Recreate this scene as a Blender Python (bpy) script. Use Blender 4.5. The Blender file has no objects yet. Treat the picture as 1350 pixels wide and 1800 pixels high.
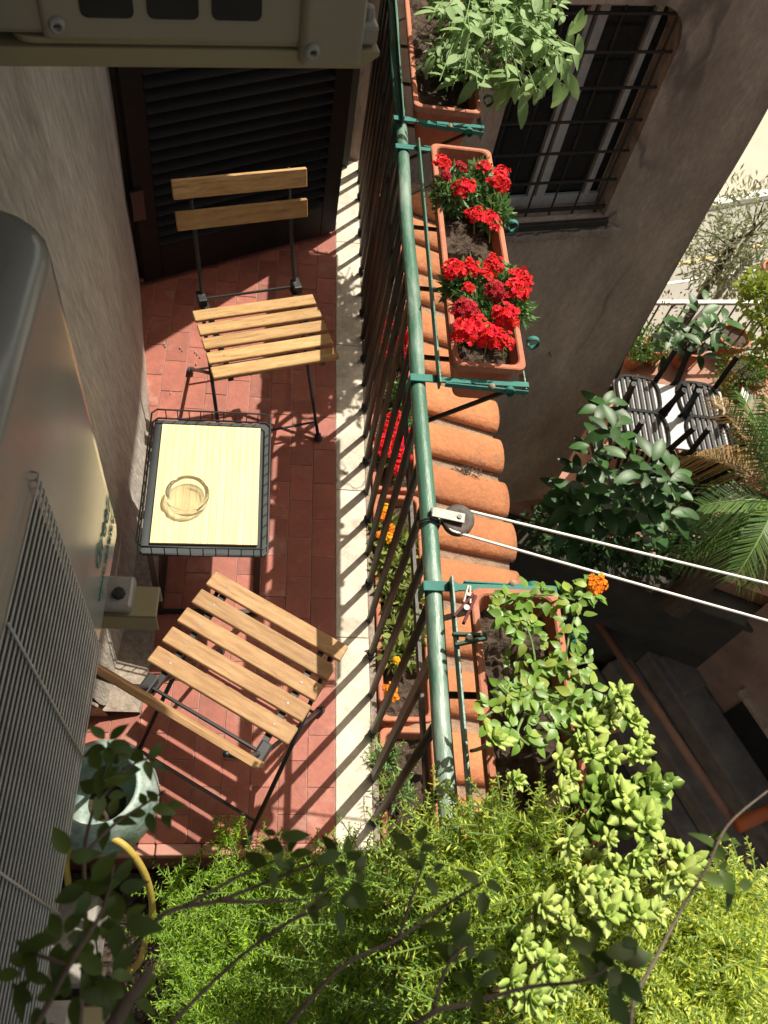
import bpy, bmesh, math, random
import numpy as np
from mathutils import Vector, Matrix, Quaternion
random.seed(7); rng = np.random.default_rng(7)
sc = bpy.context.scene; C = sc.collection
R_ = math.radians
# ---------------------------------------------------------------- camera
H = 2.35; F = 1450.0; CX, CY = 675.0, 900.0
_D = Vector((425-CX, 1830-CY, F)).normalized()
_Y = Vector((590-CX, -1350-CY, F)); _Y = (_Y - _D*_Y.dot(_D)).normalized()
_X = _D.cross(_Y)
ROT = Matrix((_X, _Y, -_D))
def ray(px, py): return ROT @ Vector((px-CX, py-CY, F))
def W(px, py, z):
    r = ray(px, py); t = (z-H)/r.z; return Vector((t*r.x, t*r.y, z))
def WX(px, py, x):
    r = ray(px, py); t = x/r.x; return Vector((x, t*r.y, H+t*r.z))
def WP(px, py, p0, n):
    r = ray(px, py); o = Vector((0, 0, H)); t = (Vector(p0)-o).dot(n)/r.dot(n); return o+r*t
cam = bpy.data.cameras.new('camera'); co = bpy.data.objects.new('camera', cam); C.objects.link(co)
right = ROT @ Vector((1, 0, 0)); up = ROT @ Vector((0, -1, 0)); back = ROT @ Vector((0, 0, -1))
m3 = Matrix((right, up, back)).transposed()
co.matrix_world = Matrix.Translation((0, 0, H)) @ m3.to_4x4()
cam.sensor_fit = 'VERTICAL'; cam.sensor_height = 36; cam.sensor_width = 27; cam.lens = 36*F/1800
cam.clip_start = 0.02; cam.clip_end = 600
cam.dof.use_dof = True; cam.dof.focus_distance = 2.1; cam.dof.aperture_fstop = 12
sc.camera = co
sc.render.resolution_x = 768; sc.render.resolution_y = 1024
# ---------------------------------------------------------------- light
SUN_EL, SUN_AZ = 58.8, 42.8
w = bpy.data.worlds.new('World'); sc.world = w; w.use_nodes = True
nt = w.node_tree; sky = nt.nodes.new('ShaderNodeTexSky'); sky.sky_type = 'NISHITA'; sky.sun_disc = False
sky.sun_elevation = R_(SUN_EL); sky.sun_rotation = R_(SUN_AZ)
sky.dust_density = 4.0; sky.air_density = .8; sky.ozone_density = .6
bg = nt.nodes['Background']; bg.inputs[1].default_value = 0.12
tint = nt.nodes.new('ShaderNodeMix'); tint.data_type = 'RGBA'; tint.blend_type = 'MULTIPLY'; tint.inputs[0].default_value = 1
tint.inputs[7].default_value = (1.0, .93, .74, 1)      # the photograph's warm white balance, even over the whole sky
nt.links.new(sky.outputs[0], tint.inputs[6]); nt.links.new(tint.outputs[2], bg.inputs[0])
sd = Vector((math.sin(R_(SUN_AZ))*math.cos(R_(SUN_EL)), math.cos(R_(SUN_AZ))*math.cos(R_(SUN_EL)), math.sin(R_(SUN_EL))))
sl = bpy.data.lights.new('sun', 'SUN'); sl.energy = 4.6; sl.angle = R_(0.53); sl.color = (1, .94, .82)
so = bpy.data.objects.new('sun', sl); C.objects.link(so); so.rotation_euler = sd.to_track_quat('Z', 'Y').to_euler(); so.location = sd*20
sc.view_settings.view_transform = 'Standard'; sc.view_settings.look = 'None'
sc.view_settings.exposure = 0.6; sc.view_settings.gamma = 1
sc.render.engine = 'CYCLES'
# ---------------------------------------------------------------- materials
MATS = {}
def mat(name, c1, c2=None, scale=8, rough=.7, bump=0, bscale=None, metal=0, spec=.5, detail=6, contrast=(.35, .65),
        c3=None, s3=2.0, k3=(.5, .7), stretch=None, translucent=0, island=0, tcol=None, coat=0, objrand=0, grain=0, gscale=60, crack=0):
    if name in MATS: return MATS[name]
    m = bpy.data.materials.new(name); m.use_nodes = True; MATS[name] = m
    n = m.node_tree.nodes; L = m.node_tree.links; p = n['Principled BSDF']; out = n['Material Output']
    p.inputs['Roughness'].default_value = rough; p.inputs['Metallic'].default_value = metal
    p.inputs['Specular IOR Level'].default_value = spec; p.inputs['Coat Weight'].default_value = coat
    tc = n.new('ShaderNodeTexCoord'); vec = tc.outputs['Object']
    if stretch:
        mp = n.new('ShaderNodeMapping'); mp.inputs['Scale'].default_value = stretch
        L.new(vec, mp.inputs[0]); vec = mp.outputs[0]
    if objrand:
        oi = n.new('ShaderNodeObjectInfo'); ad = n.new('ShaderNodeVectorMath'); ad.operation = 'ADD'
        ml = n.new('ShaderNodeMath'); ml.operation = 'MULTIPLY'; ml.inputs[1].default_value = 37
        L.new(oi.outputs['Random'], ml.inputs[0]); L.new(vec, ad.inputs[0]); L.new(ml.outputs[0], ad.inputs[1]); vec = ad.outputs[0]
    col = None
    def noise(s, d=detail):
        t = n.new('ShaderNodeTexNoise'); t.inputs['Scale'].default_value = s; t.inputs['Detail'].default_value = d
        t.inputs['Roughness'].default_value = .62; L.new(vec, t.inputs[0]); return t.outputs[0]
    def mixc(f, a, b):
        x = n.new('ShaderNodeMix'); x.data_type = 'RGBA'; L.new(f, x.inputs[0])
        for i, v in ((6, a), (7, b)):
            if isinstance(v, tuple): x.inputs[i].default_value = (*v, 1)
            else: L.new(v, x.inputs[i])
        return x.outputs[2]
    def ramp(f, lo, hi):
        r = n.new('ShaderNodeMapRange'); L.new(f, r.inputs[0]); r.inputs[1].default_value = lo; r.inputs[2].default_value = hi; return r.outputs[0]
    c2 = c2 or tuple(x*.75 for x in c1)
    col = mixc(ramp(noise(scale), *contrast), c1, c2)
    if c3: col = mixc(ramp(noise(s3, 8), *k3), col, c3)
    if grain:
        hs = n.new('ShaderNodeHueSaturation'); a = n.new('ShaderNodeMapRange'); L.new(noise(gscale, 10), a.inputs[0])
        a.inputs[1].default_value = .3; a.inputs[2].default_value = .7; a.inputs[3].default_value = 1-grain*1.3; a.inputs[4].default_value = 1+grain
        L.new(a.outputs[0], hs.inputs['Value']); L.new(col, hs.inputs['Color']); col = hs.outputs[0]
    if crack:
        nz = n.new('ShaderNodeTexNoise'); nz.inputs['Scale'].default_value = crack*2.2; nz.inputs['Detail'].default_value = 6; L.new(vec, nz.inputs[0])
        mv = n.new('ShaderNodeMix'); mv.data_type = 'VECTOR'; mv.inputs[0].default_value = .35; L.new(vec, mv.inputs[4]); L.new(nz.outputs[1], mv.inputs[5])
        vo = n.new('ShaderNodeTexVoronoi'); vo.feature = 'DISTANCE_TO_EDGE'; vo.inputs['Scale'].default_value = crack; L.new(mv.outputs[1], vo.inputs['Vector'])
        e1 = ramp(vo.outputs['Distance'], .014, .002); e2 = ramp(noise(crack*.8, 3), .5, .62); mu = n.new('ShaderNodeMath'); mu.operation = 'MULTIPLY'; L.new(e1, mu.inputs[0]); L.new(e2, mu.inputs[1])
        col = mixc(mu.outputs[0], col, tuple(x*.35 for x in c1))
    if island:
        g = n.new('ShaderNodeNewGeometry'); hs = n.new('ShaderNodeHueSaturation')
        a = n.new('ShaderNodeMapRange'); L.new(g.outputs['Random Per Island'], a.inputs[0]); a.inputs[3].default_value = 1-island; a.inputs[4].default_value = 1+island
        L.new(a.outputs[0], hs.inputs['Value']); L.new(col, hs.inputs['Color'])
        b = n.new('ShaderNodeMapRange'); L.new(g.outputs['Random Per Island'], b.inputs[0]); b.inputs[3].default_value = .5+.03*island*2; b.inputs[4].default_value = .5-.035*island*2
        L.new(b.outputs[0], hs.inputs['Hue']); col = hs.outputs[0]
    if objrand:
        oi = n.new('ShaderNodeObjectInfo'); hs = n.new('ShaderNodeHueSaturation')
        a = n.new('ShaderNodeMapRange'); L.new(oi.outputs['Random'], a.inputs[0]); a.inputs[3].default_value = 1-objrand; a.inputs[4].default_value = 1+objrand
        L.new(a.outputs[0], hs.inputs['Value']); L.new(col, hs.inputs['Color']); col = hs.outputs[0]
    L.new(col, p.inputs['Base Color'])
    if bump:
        b = n.new('ShaderNodeBump'); b.inputs['Strength'].default_value = bump; b.inputs['Distance'].default_value = .02
        L.new(noise(bscale or scale*4, 8), b.inputs['Height']); L.new(b.outputs[0], p.inputs['Normal'])
    if translucent:
        t = n.new('ShaderNodeBsdfTranslucent'); mx = n.new('ShaderNodeMixShader'); mx.inputs[0].default_value = translucent
        if tcol: t.inputs[0].default_value = (*tcol, 1)
        else: L.new(col, t.inputs[0])
        L.new(p.outputs[0], mx.inputs[1]); L.new(t.outputs[0], mx.inputs[2]); L.new(mx.outputs[0], out.inputs[0])
    return m
M_plaster = mat('wall_plaster', (.5, .47, .41), (.35, .315, .27), 5, .95, .8, 50, c3=(.22, .185, .145), s3=2.8, k3=(.45, .8), stretch=(1, 1, .22), detail=10, grain=.22, gscale=70, crack=1.3)
M_brownpl = mat('old_brown_plaster', (.54, .42, .32), (.36, .27, .2), 2.0, .92, 1.0, 26, c3=(.22, .165, .12), s3=1.1, k3=(.46, .72), stretch=(1, 1, .45), detail=12, grain=.14, gscale=40, crack=.9)
M_pale = mat('bare_render', (.42, .34, .27), (.26, .2, .16), 14, .95, 1.0, 40)
M_tile = mat('floor_tile', (.345, .105, .068), (.275, .082, .055), 9, .62, .12, 70, c3=(.46, .25, .19), s3=7, k3=(.58, .8), objrand=.15, grain=.12, gscale=45)
M_grout = mat('grout', (.4, .28, .23), (.28, .18, .145), 12, .95, .4)
M_marble = mat('marble', (.62, .56, .46), (.5, .44, .35), 6, .7, .15, 60, c3=(.33, .28, .21), s3=9, k3=(.52, .8), spec=.25, grain=.14, gscale=50, crack=2.5, objrand=.05)
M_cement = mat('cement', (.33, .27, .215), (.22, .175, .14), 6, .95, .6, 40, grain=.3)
M_copp = mat('roof_tile_clay', (.44, .175, .072), (.37, .14, .058), 6, .9, .4, 45, c3=(.16, .1, .065), s3=7, k3=(.58, .8), objrand=.14, detail=10, grain=.13, gscale=60)
M_mortar = mat('roof_mortar', (.36, .23, .15), (.2, .13, .09), 9, .95, 1.0, 40)
M_terra = mat('planter_terracotta', (.44, .165, .095), (.36, .13, .078), 7, .75, .15, 60, objrand=.07, c3=(.46, .27, .19), s3=11, k3=(.6, .78), grain=.1, spec=.3)
M_pot = mat('pot_clay', (.42, .15, .07), (.33, .12, .06), 7, .8, .15, objrand=.12)
M_green = mat('green_paint', (.05, .125, .085), (.062, .15, .105), 14, .36, .2, 40, c3=(.26, .32, .27), s3=16, k3=(.6, .72))
M_rail = mat('handrail_paint', (.055, .14, .095), (.08, .175, .125), 10, .38, .25, 35, c3=(.3, .38, .32), s3=9, k3=(.48, .66), stretch=(1, .25, 1))
M_teal = mat('teal_paint', (.04, .18, .15), (.03, .14, .12), 10, .6, .1, spec=.2)
M_bar = mat('bar_paint', (.028, .027, .02), (.05, .036, .022), 20, .5, .2)
M_black = mat('black_metal', (.012, .012, .014), (.018, .018, .019), 20, .4)
M_wire = mat('dark_wire', (.02, .021, .023), None, 20, .45)
M_tray = mat('dark_tray', (.065, .072, .075), (.05, .058, .06), 8, .75, .05, spec=.2)
M_acacia = mat('acacia_wood', (.5, .315, .135), (.36, .2, .075), 9, .6, .15, 60, c3=(.22, .115, .05), s3=8, k3=(.58, .74), stretch=(1.2, 10, 10), objrand=.16, grain=.12, gscale=30, spec=.3)
M_acacia2 = mat('acacia_wood_brown', (.42, .26, .125), (.29, .16, .072), 9, .6, .15, 60, c3=(.18, .095, .045), s3=8, k3=(.6, .76), stretch=(1.2, 10, 10), objrand=.16, grain=.12, gscale=30, spec=.3)
M_bamboo = mat('bamboo_board', (.78, .66, .36), (.7, .55, .26), 10, .45, .05, 60, c3=(.6, .42, .18), s3=2.2, k3=(.56, .85), stretch=(12, .8, 4), objrand=.05)
M_ac = mat('ac_casing', (.25, .262, .24), (.21, .22, .2), 6, .18, .02, 200, spec=.5)
M_acold = mat('ac_casing_dusty_shaded', (.22, .2, .145), (.19, .17, .12), 5, .42, .05, 90, c3=(.2, .15, .1), s3=30, k3=(.7, .78))  # dusty casing; base colour also darkened to stand for the shade there
M_acpan = mat('ac_base_pan', (.24, .205, .11), (.2, .165, .09), 5, .5, .05, 90, c3=(.2, .15, .1), s3=26, k3=(.7, .78))
M_grille = mat('grille_wire', (.42, .42, .385), (.32, .32, .29), 25, .5)
M_fins = mat('recess_shade_black', (.008, .008, .008), (.014, .014, .012), 30, .8)  # black stands in for the shade inside fan and vent openings
M_zinc = mat('zinc_bracket', (.32, .31, .28), (.2, .19, .17), 12, .5, .1, metal=.2, c3=(.24, .15, .09), s3=8, k3=(.6, .72))
M_letter = mat('teal_lettering', (.01, .17, .13), None, 5, .5)
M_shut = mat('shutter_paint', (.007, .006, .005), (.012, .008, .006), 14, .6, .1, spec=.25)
M_dkgreen = mat('dark_green_panel', (.02, .032, .02), (.014, .024, .015), 6, .5)
M_glassd = mat('window_glass', (.012, .014, .013), (.018, .02, .018), 3, .08)
M_frame = mat('window_frame_paint', (.5, .47, .42), (.4, .37, .33), 12, .55, .1, c3=(.28, .24, .2), s3=6, k3=(.6, .75))
M_iron = mat('grille_iron', (.016, .015, .014), (.03, .022, .017), 18, .6, .2)
M_soil = mat('soil', (.05, .032, .022), (.1, .068, .045), 40, .95, 1.0, 60, c3=(.3, .24, .18), s3=70, k3=(.66, .72))
M_rope = mat('rope', (.78, .77, .72), (.66, .65, .6), 60, .7)
M_cast = mat('pulley_wheel', (.035, .03, .028), (.07, .045, .03), 16, .6, .2)
M_teracefl = mat('terrace_tiles', (.36, .19, .13), (.29, .145, .1), 2.5, .8, .15, 20)
M_street = mat('street_asphalt', (.3, .285, .245), (.25, .24, .21), .6, .9, .2, 12, c3=(.28, .25, .2), s3=.35, k3=(.5, .75))
M_ground = mat('alley_ground', (.06, .054, .046), (.036, .033, .029), 1.5, .9, .5, 8)  # near-black colour carries the alley's deep shade
M_white = mat('white_paint', (.72, .71, .66), (.6, .58, .52), 8, .5)
M_stone = mat('grey_stone', (.3, .28, .25), (.2, .18, .16), 5, .95, .6, 20)
M_darkwall = mat('shade_dark_wall', (.05, .046, .035), (.028, .028, .022), 3, .95, .6, 14)  # parapet colour lowered so the wall reads as shaded
M_shadestone = mat('shade_dark_stone', (.19, .175, .15), (.11, .1, .088), 4, .9, .6, 18)  # stone darkened in colour to stand for the alley shade
M_pink = mat('pink_render', (.3, .21, .175), (.19, .135, .115), 2.4, .95, .5, 18, c3=(.28, .22, .18), s3=1.7, k3=(.55, .7))
M_rust = mat('rusty_pipe', (.3, .15, .095), (.2, .115, .08), 6, .8, .3, 30)
M_orange = mat('orange_pipe', (.5, .13, .03), (.42, .11, .03), 5, .5)
M_plast = mat('black_plastic', (.008, .0085, .009), (.012, .0125, .013), 8, .5, spec=.25)
M_tabletop = mat('grey_tabletop', (.38, .39, .385), (.33, .34, .335), 3, .45)
M_celadon = mat('celadon_glaze', (.34, .42, .37), (.18, .28, .25), 9, .4, .3, 30, c3=(.46, .52, .47), s3=12, k3=(.5, .66), grain=.25, gscale=60)
M_hose = mat('yellow_hose', (.46, .34, .07), (.36, .25, .05), 14, .55, .1)
M_bark = mat('bark', (.1, .07, .05), (.06, .042, .03), 30, .9, .5)
M_stem = mat('green_stem', (.16, .26, .06), (.12, .2, .05), 20, .7)
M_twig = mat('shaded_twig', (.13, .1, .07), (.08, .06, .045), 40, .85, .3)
M_drystem = mat('pale_stem', (.32, .24, .16), (.22, .16, .11), 20, .8)
def leafmat(name, a, b, tr=.3, isl=.22, rough=.5, scale=25, objr=0, tcol=None, spec=.4):
    return mat(name, a, b, scale, rough, 0, translucent=tr, island=isl, objrand=objr, tcol=tcol, spec=spec)
L_fern = leafmat('fern_needles', (.34, .58, .05), (.42, .63, .06), .5, .25)
L_lime = leafmat('lime_needles', (.6, .7, .1), (.66, .74, .18), .5, .18)
L_sage = leafmat('sage_leaf', (.2, .33, .11), (.25, .38, .15), .32, .1, .6, objr=.18)
L_verb = leafmat('verbena_leaf', (.12, .24, .07), (.15, .27, .09), .3, .25)
L_rose = leafmat('rose_leaf', (.13, .26, .035), (.17, .3, .045), .3, .1, .4, objr=.2)
L_rosette = leafmat('succulent_leaf', (.36, .51, .11), (.44, .55, .15), .25, .14, .45)
L_jade = leafmat('jade_leaf', (.14, .25, .045), (.2, .28, .05), .15, .15, .35)
L_ficus = leafmat('ficus_leaf', (.03, .085, .02), (.04, .1, .025), .12, .1, .42, objr=.35, spec=.3)
L_palm = leafmat('palm_leaflet', (.07, .14, .03), (.09, .16, .04), .2, .3, .35)
L_palmdry = leafmat('dry_palm_leaflet', (.42, .29, .11), (.36, .23, .09), .3, .25, .5)
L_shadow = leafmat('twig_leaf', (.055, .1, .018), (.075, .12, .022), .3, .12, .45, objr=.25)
L_olive = leafmat('olive_leaf', (.3, .33, .19), (.24, .28, .15), .25, .3)
L_bush = leafmat('bush_leaf', (.09, .22, .035), (.14, .28, .05), .3, .35)
L_yellow = leafmat('creeper_leaf', (.3, .36, .04), (.22, .32, .05), .35, .3)
P_red = mat('red_petal', (.72, .008, .012), (.62, .004, .01), 60, .55, translucent=.2, island=.12, spec=.25)
P_yel = mat('yellow_petal', (.85, .5, .02), (.85, .38, .015), 60, .6, translucent=.2, island=.1, spec=.25)
P_ora = mat('orange_petal', (.85, .3, .01), (.85, .22, .01), 60, .6, translucent=.2, island=.1, spec=.25)
# ashtray glass
M_glass = bpy.data.materials.new('clear_glass'); M_glass.use_nodes = True
_p = M_glass.node_tree.nodes['Principled BSDF']; _p.inputs['Transmission Weight'].default_value = 1; _p.inputs['Roughness'].default_value = .02
_p.inputs['IOR'].default_value = 1.47; _p.inputs['Base Color'].default_value = (.98, .99, .98, 1)
_n = M_glass.node_tree; _t = _n.nodes.new('ShaderNodeBsdfTransparent'); _m = _n.nodes.new('ShaderNodeMixShader'); _m.inputs[0].default_value = .1
_n.links.new(_p.outputs[0], _m.inputs[1]); _n.links.new(_t.outputs[0], _m.inputs[2]); _n.links.new(_m.outputs[0], _n.nodes['Material Output'].inputs[0])
# ---------------------------------------------------------------- mesh helpers
class MB:
    def __init__(s): s.v = []; s.f = []
    def add(s, vs, fs):
        o = len(s.v); s.v += [tuple(x) for x in vs]; s.f += [tuple(i+o for i in f) for f in fs]; return s
    def box(s, c, d, rot=None, taper=None):
        x, y, z = [q/2 for q in d]; vs = []
        for k, (a, b, e) in enumerate([(-1,-1,-1),(1,-1,-1),(1,1,-1),(-1,1,-1),(-1,-1,1),(1,-1,1),(1,1,1),(-1,1,1)]):
            t = taper if (taper and e < 0) else 1
            v = Vector((a*x*t, b*y*t, e*z))
            if rot: v = rot @ v
            vs.append(v+Vector(c))
        return s.add(vs, [(0,3,2,1),(4,5,6,7),(0,1,5,4),(1,2,6,5),(2,3,7,6),(3,0,4,7)])
    def bb(s, x0, x1, y0, y1, z0, z1): return s.box(((x0+x1)/2, (y0+y1)/2, (z0+z1)/2), (x1-x0, y1-y0, z1-z0))
    def beam(s, a, b, wd, ht, upv=(0, 0, 1)):
        a = Vector(a); b = Vector(b); d = b-a; l = d.length; d.normalize(); u = Vector(upv); sx = d.cross(u)
        if sx.length < 1e-4: sx = d.cross(Vector((1, 0, 0)))
        sx.normalize(); u = sx.cross(d); m = Matrix((sx, d, u)).transposed()
        return s.box((a+b)/2, (wd, l, ht), m)
    def tube(s, pts, r, n=8, cap=True):
        pts = [Vector(p) for p in pts]; rs = r if isinstance(r, (list, tuple)) else [r]*len(pts)
        vs = []; fs = []; prev = None
        for i, p in enumerate(pts):
            t = (pts[min(i+1, len(pts)-1)]-pts[max(i-1, 0)])
            if t.length < 1e-9: t = Vector((0, 0, 1))
            t.normalize()
            if prev is None:
                a = t.cross(Vector((0, 0, 1)))
                if a.length < .05: a = t.cross(Vector((1, 0, 0)))
            else: a = prev-t*prev.dot(t)
            a.normalize(); prev = a; b = t.cross(a)
            for k in range(n):
                q = 2*math.pi*k/n; vs.append(p+(a*math.cos(q)+b*math.sin(q))*rs[i])
        for i in range(len(pts)-1):
            for k in range(n):
                fs.append((i*n+k, i*n+(k+1) % n, (i+1)*n+(k+1) % n, (i+1)*n+k))
        if cap: fs.append(tuple(range(n-1, -1, -1))); fs.append(tuple((len(pts)-1)*n+k for k in range(n)))
        return s.add(vs, fs)
    def lathe(s, prof, c=(0, 0, 0), n=32, closed=False):
        c = Vector(c); vs = []; fs = []; m = len(prof)
        for r, z in prof:
            for k in range(n):
                q = 2*math.pi*k/n; vs.append(c+Vector((r*math.cos(q), r*math.sin(q), z)))
        for i in range(m if closed else m-1):
            j = (i+1) % m
            for k in range(n): fs.append((i*n+k, i*n+(k+1) % n, j*n+(k+1) % n, j*n+k))
        return s.add(vs, fs)
    def prism(s, poly, z0, z1):
        n = len(poly); vs = [(x, y, z0) for x, y in poly]+[(x, y, z1) for x, y in poly]
        return s.add(vs, [tuple(range(n-1, -1, -1)), tuple(range(n, 2*n))]+[(i, (i+1) % n, n+(i+1) % n, n+i) for i in range(n)])
    def mesh(s, name, smooth=False):
        me = bpy.data.meshes.new(name); me.from_pydata(s.v, [], s.f); me.update()
        if smooth: me.polygons.foreach_set('use_smooth', [True]*len(me.polygons))
        return me
def obj(name, me, m=None, parent=None, bevel=0, smooth=False, world=True, mw=None, seg=2):
    if isinstance(me, MB): me = me.mesh(name, smooth)
    o = bpy.data.objects.new(name, me); C.objects.link(o)
    if m and (not me.materials): me.materials.append(m)
    if parent:
        o.parent = parent
        if world: o.location = -_absloc(parent)
    if mw is not None: o.matrix_local = (Matrix.Translation(-_absloc(parent)) @ mw) if (parent and world) else mw
    if bevel:
        b = o.modifiers.new('b', 'BEVEL'); b.width = bevel; b.segments = seg; b.limit_method = 'ANGLE'; b.angle_limit = R_(40)
    return o
def _absloc(p):
    v = Vector((0, 0, 0))
    while p: v += Vector(p.location); p = p.parent
    return v
def tag(o, label, cat=None, group=None, kind=None):
    if label: o['label'] = label
    if cat: o['category'] = cat
    if group: o['group'] = group
    if kind: o['kind'] = kind
    return o
def thing(name, label, cat, loc=(0, 0, 0), rz=0, group=None):
    o = bpy.data.objects.new(name, None); C.objects.link(o); o.location = loc; o.rotation_euler = (0, 0, rz); o.empty_display_size = .05
    return tag(o, label, cat, group)
def struct(name, mb, m, **k):
    o = obj(name, mb, m, **k); o['kind'] = 'structure'; return o
def bulk(name, V, Fq, m, parent=None, kind=None):
    """V (n,3) array; Fq (k,4) or (k,3) int array."""
    me = bpy.data.meshes.new(name); V = np.asarray(V, dtype=np.float32); Fq = np.asarray(Fq, dtype=np.int32); k = Fq.shape[1]
    me.vertices.add(len(V)); me.vertices.foreach_set('co', V.ravel())
    me.loops.add(Fq.size); me.loops.foreach_set('vertex_index', Fq.ravel())
    me.polygons.add(len(Fq)); me.polygons.foreach_set('loop_start', np.arange(len(Fq), dtype=np.int32)*k)
    me.update(calc_edges=True)
    o = obj(name, me, m, parent)
    if kind: o['kind'] = kind
    return o
def leaf_mesh(name, l, wd, fold=.25, droop=.25, seg=5, shape='ovate', m=None, thick=0):
    b = MB(); vs = []; fs = []
    for i in range(seg+1):
        t = i/seg
        if shape == 'ovate': h = math.sin(math.pi*min(1, t*.97+.02)**.75)
        elif shape == 'ellip': h = math.sin(math.pi*(t*.96+.02))**.7
        elif shape == 'spoon': h = (.35+.65*math.sin(math.pi*t**1.6)) if t < .97 else .1
        else: h = math.sin(math.pi*(t*.97+.015))
        h *= wd/2; y = l*t; z = -droop*l*t*t
        vs += [(-h, y*1., z+fold*h), (0, y, z), (h, y, z+fold*h)]
    for i in range(seg):
        o = i*3; fs += [(o, o+1, o+4, o+3), (o+1, o+2, o+5, o+4)]
    b.add(vs, fs); me = b.mesh(name, True)
    if m: me.materials.append(m)
    return me
def orient(p, d, nrm=(0, 0, 1), s=1.0, roll=0):
    d = Vector(d).normalized(); nrm = Vector(nrm); x = d.cross(nrm)
    if x.length < 1e-3: x = d.cross(Vector((1, .3, 0)))
    x.normalize(); z = x.cross(d)
    m = Matrix((x, d, z)).transposed().to_4x4()
    if roll: m = m @ Matrix.Rotation(roll, 4, 'Y')
    return Matrix.Translation(Vector(p)) @ m @ Matrix.Scale(s, 4)
U = random.uniform
def rdir(zl=-.2, zh=1.0):
    a = U(0, 2*math.pi); z = U(zl, zh); r = math.sqrt(max(0, 1-min(1, z*z))); return Vector((r*math.cos(a), r*math.sin(a), z))
# ================================================================= SETTING
GZ = -6.6
g = MB(); g.add([(-150, -150, GZ), (150, -150, GZ), (150, 150, GZ), (-150, 150, GZ)], [(0, 1, 2, 3)])
struct('ground', g, M_ground)
# street: begins beyond the terrace, a paved road with kerb and a lighter pavement
s_ = MB(); s_.add([(1.0, 8.2, GZ+.006), (60, 8.2, GZ+.006), (60, 90, GZ+.006), (1.0, 90, GZ+.006)], [(0, 1, 2, 3)])
struct('street', s_, M_street)
pk = MB(); ka, kb = W(1240, 372, GZ), W(1350, 352, GZ)
dk = (kb-ka).normalized(); nk = Vector((-dk.y, dk.x, 0))
def strip(mb, a, d, n, l0, l1, w0, w1, z0, z1):
    q = [a+d*l0+n*w0, a+d*l1+n*w0, a+d*l1+n*w1, a+d*l0+n*w1]; return mb.prism([(v.x, v.y) for v in q], z0, z1)
strip(pk, ka, dk, nk, -4, 12, 0, .16, GZ, GZ+.13)
struct('kerb', pk, M_white)
pv = MB(); strip(pv, ka, dk, nk, -4, 12, .165, 14, GZ, GZ+.12)
struct('pavement', pv, mat('pale_pavement', (.42, .385, .3), (.37, .335, .26), .8, .9, .1, 10))
for i, (a, b, c) in enumerate([((1185, 470), (1262, 452), .07), ((1178, 500), (1260, 488), .05)]):
    p, q = W(*a, GZ), W(*b, GZ); d = (q-p).normalized(); n = Vector((-d.y, d.x, 0))
    ln = MB(); strip(ln, p, d, n, -.5, 3.0, 0, c, GZ+.01, GZ+.014); struct('road_line', ln, M_white if i else mat('yellow_line', (.55, .42, .16), (.45, .34, .14), 5, .8))
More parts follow.
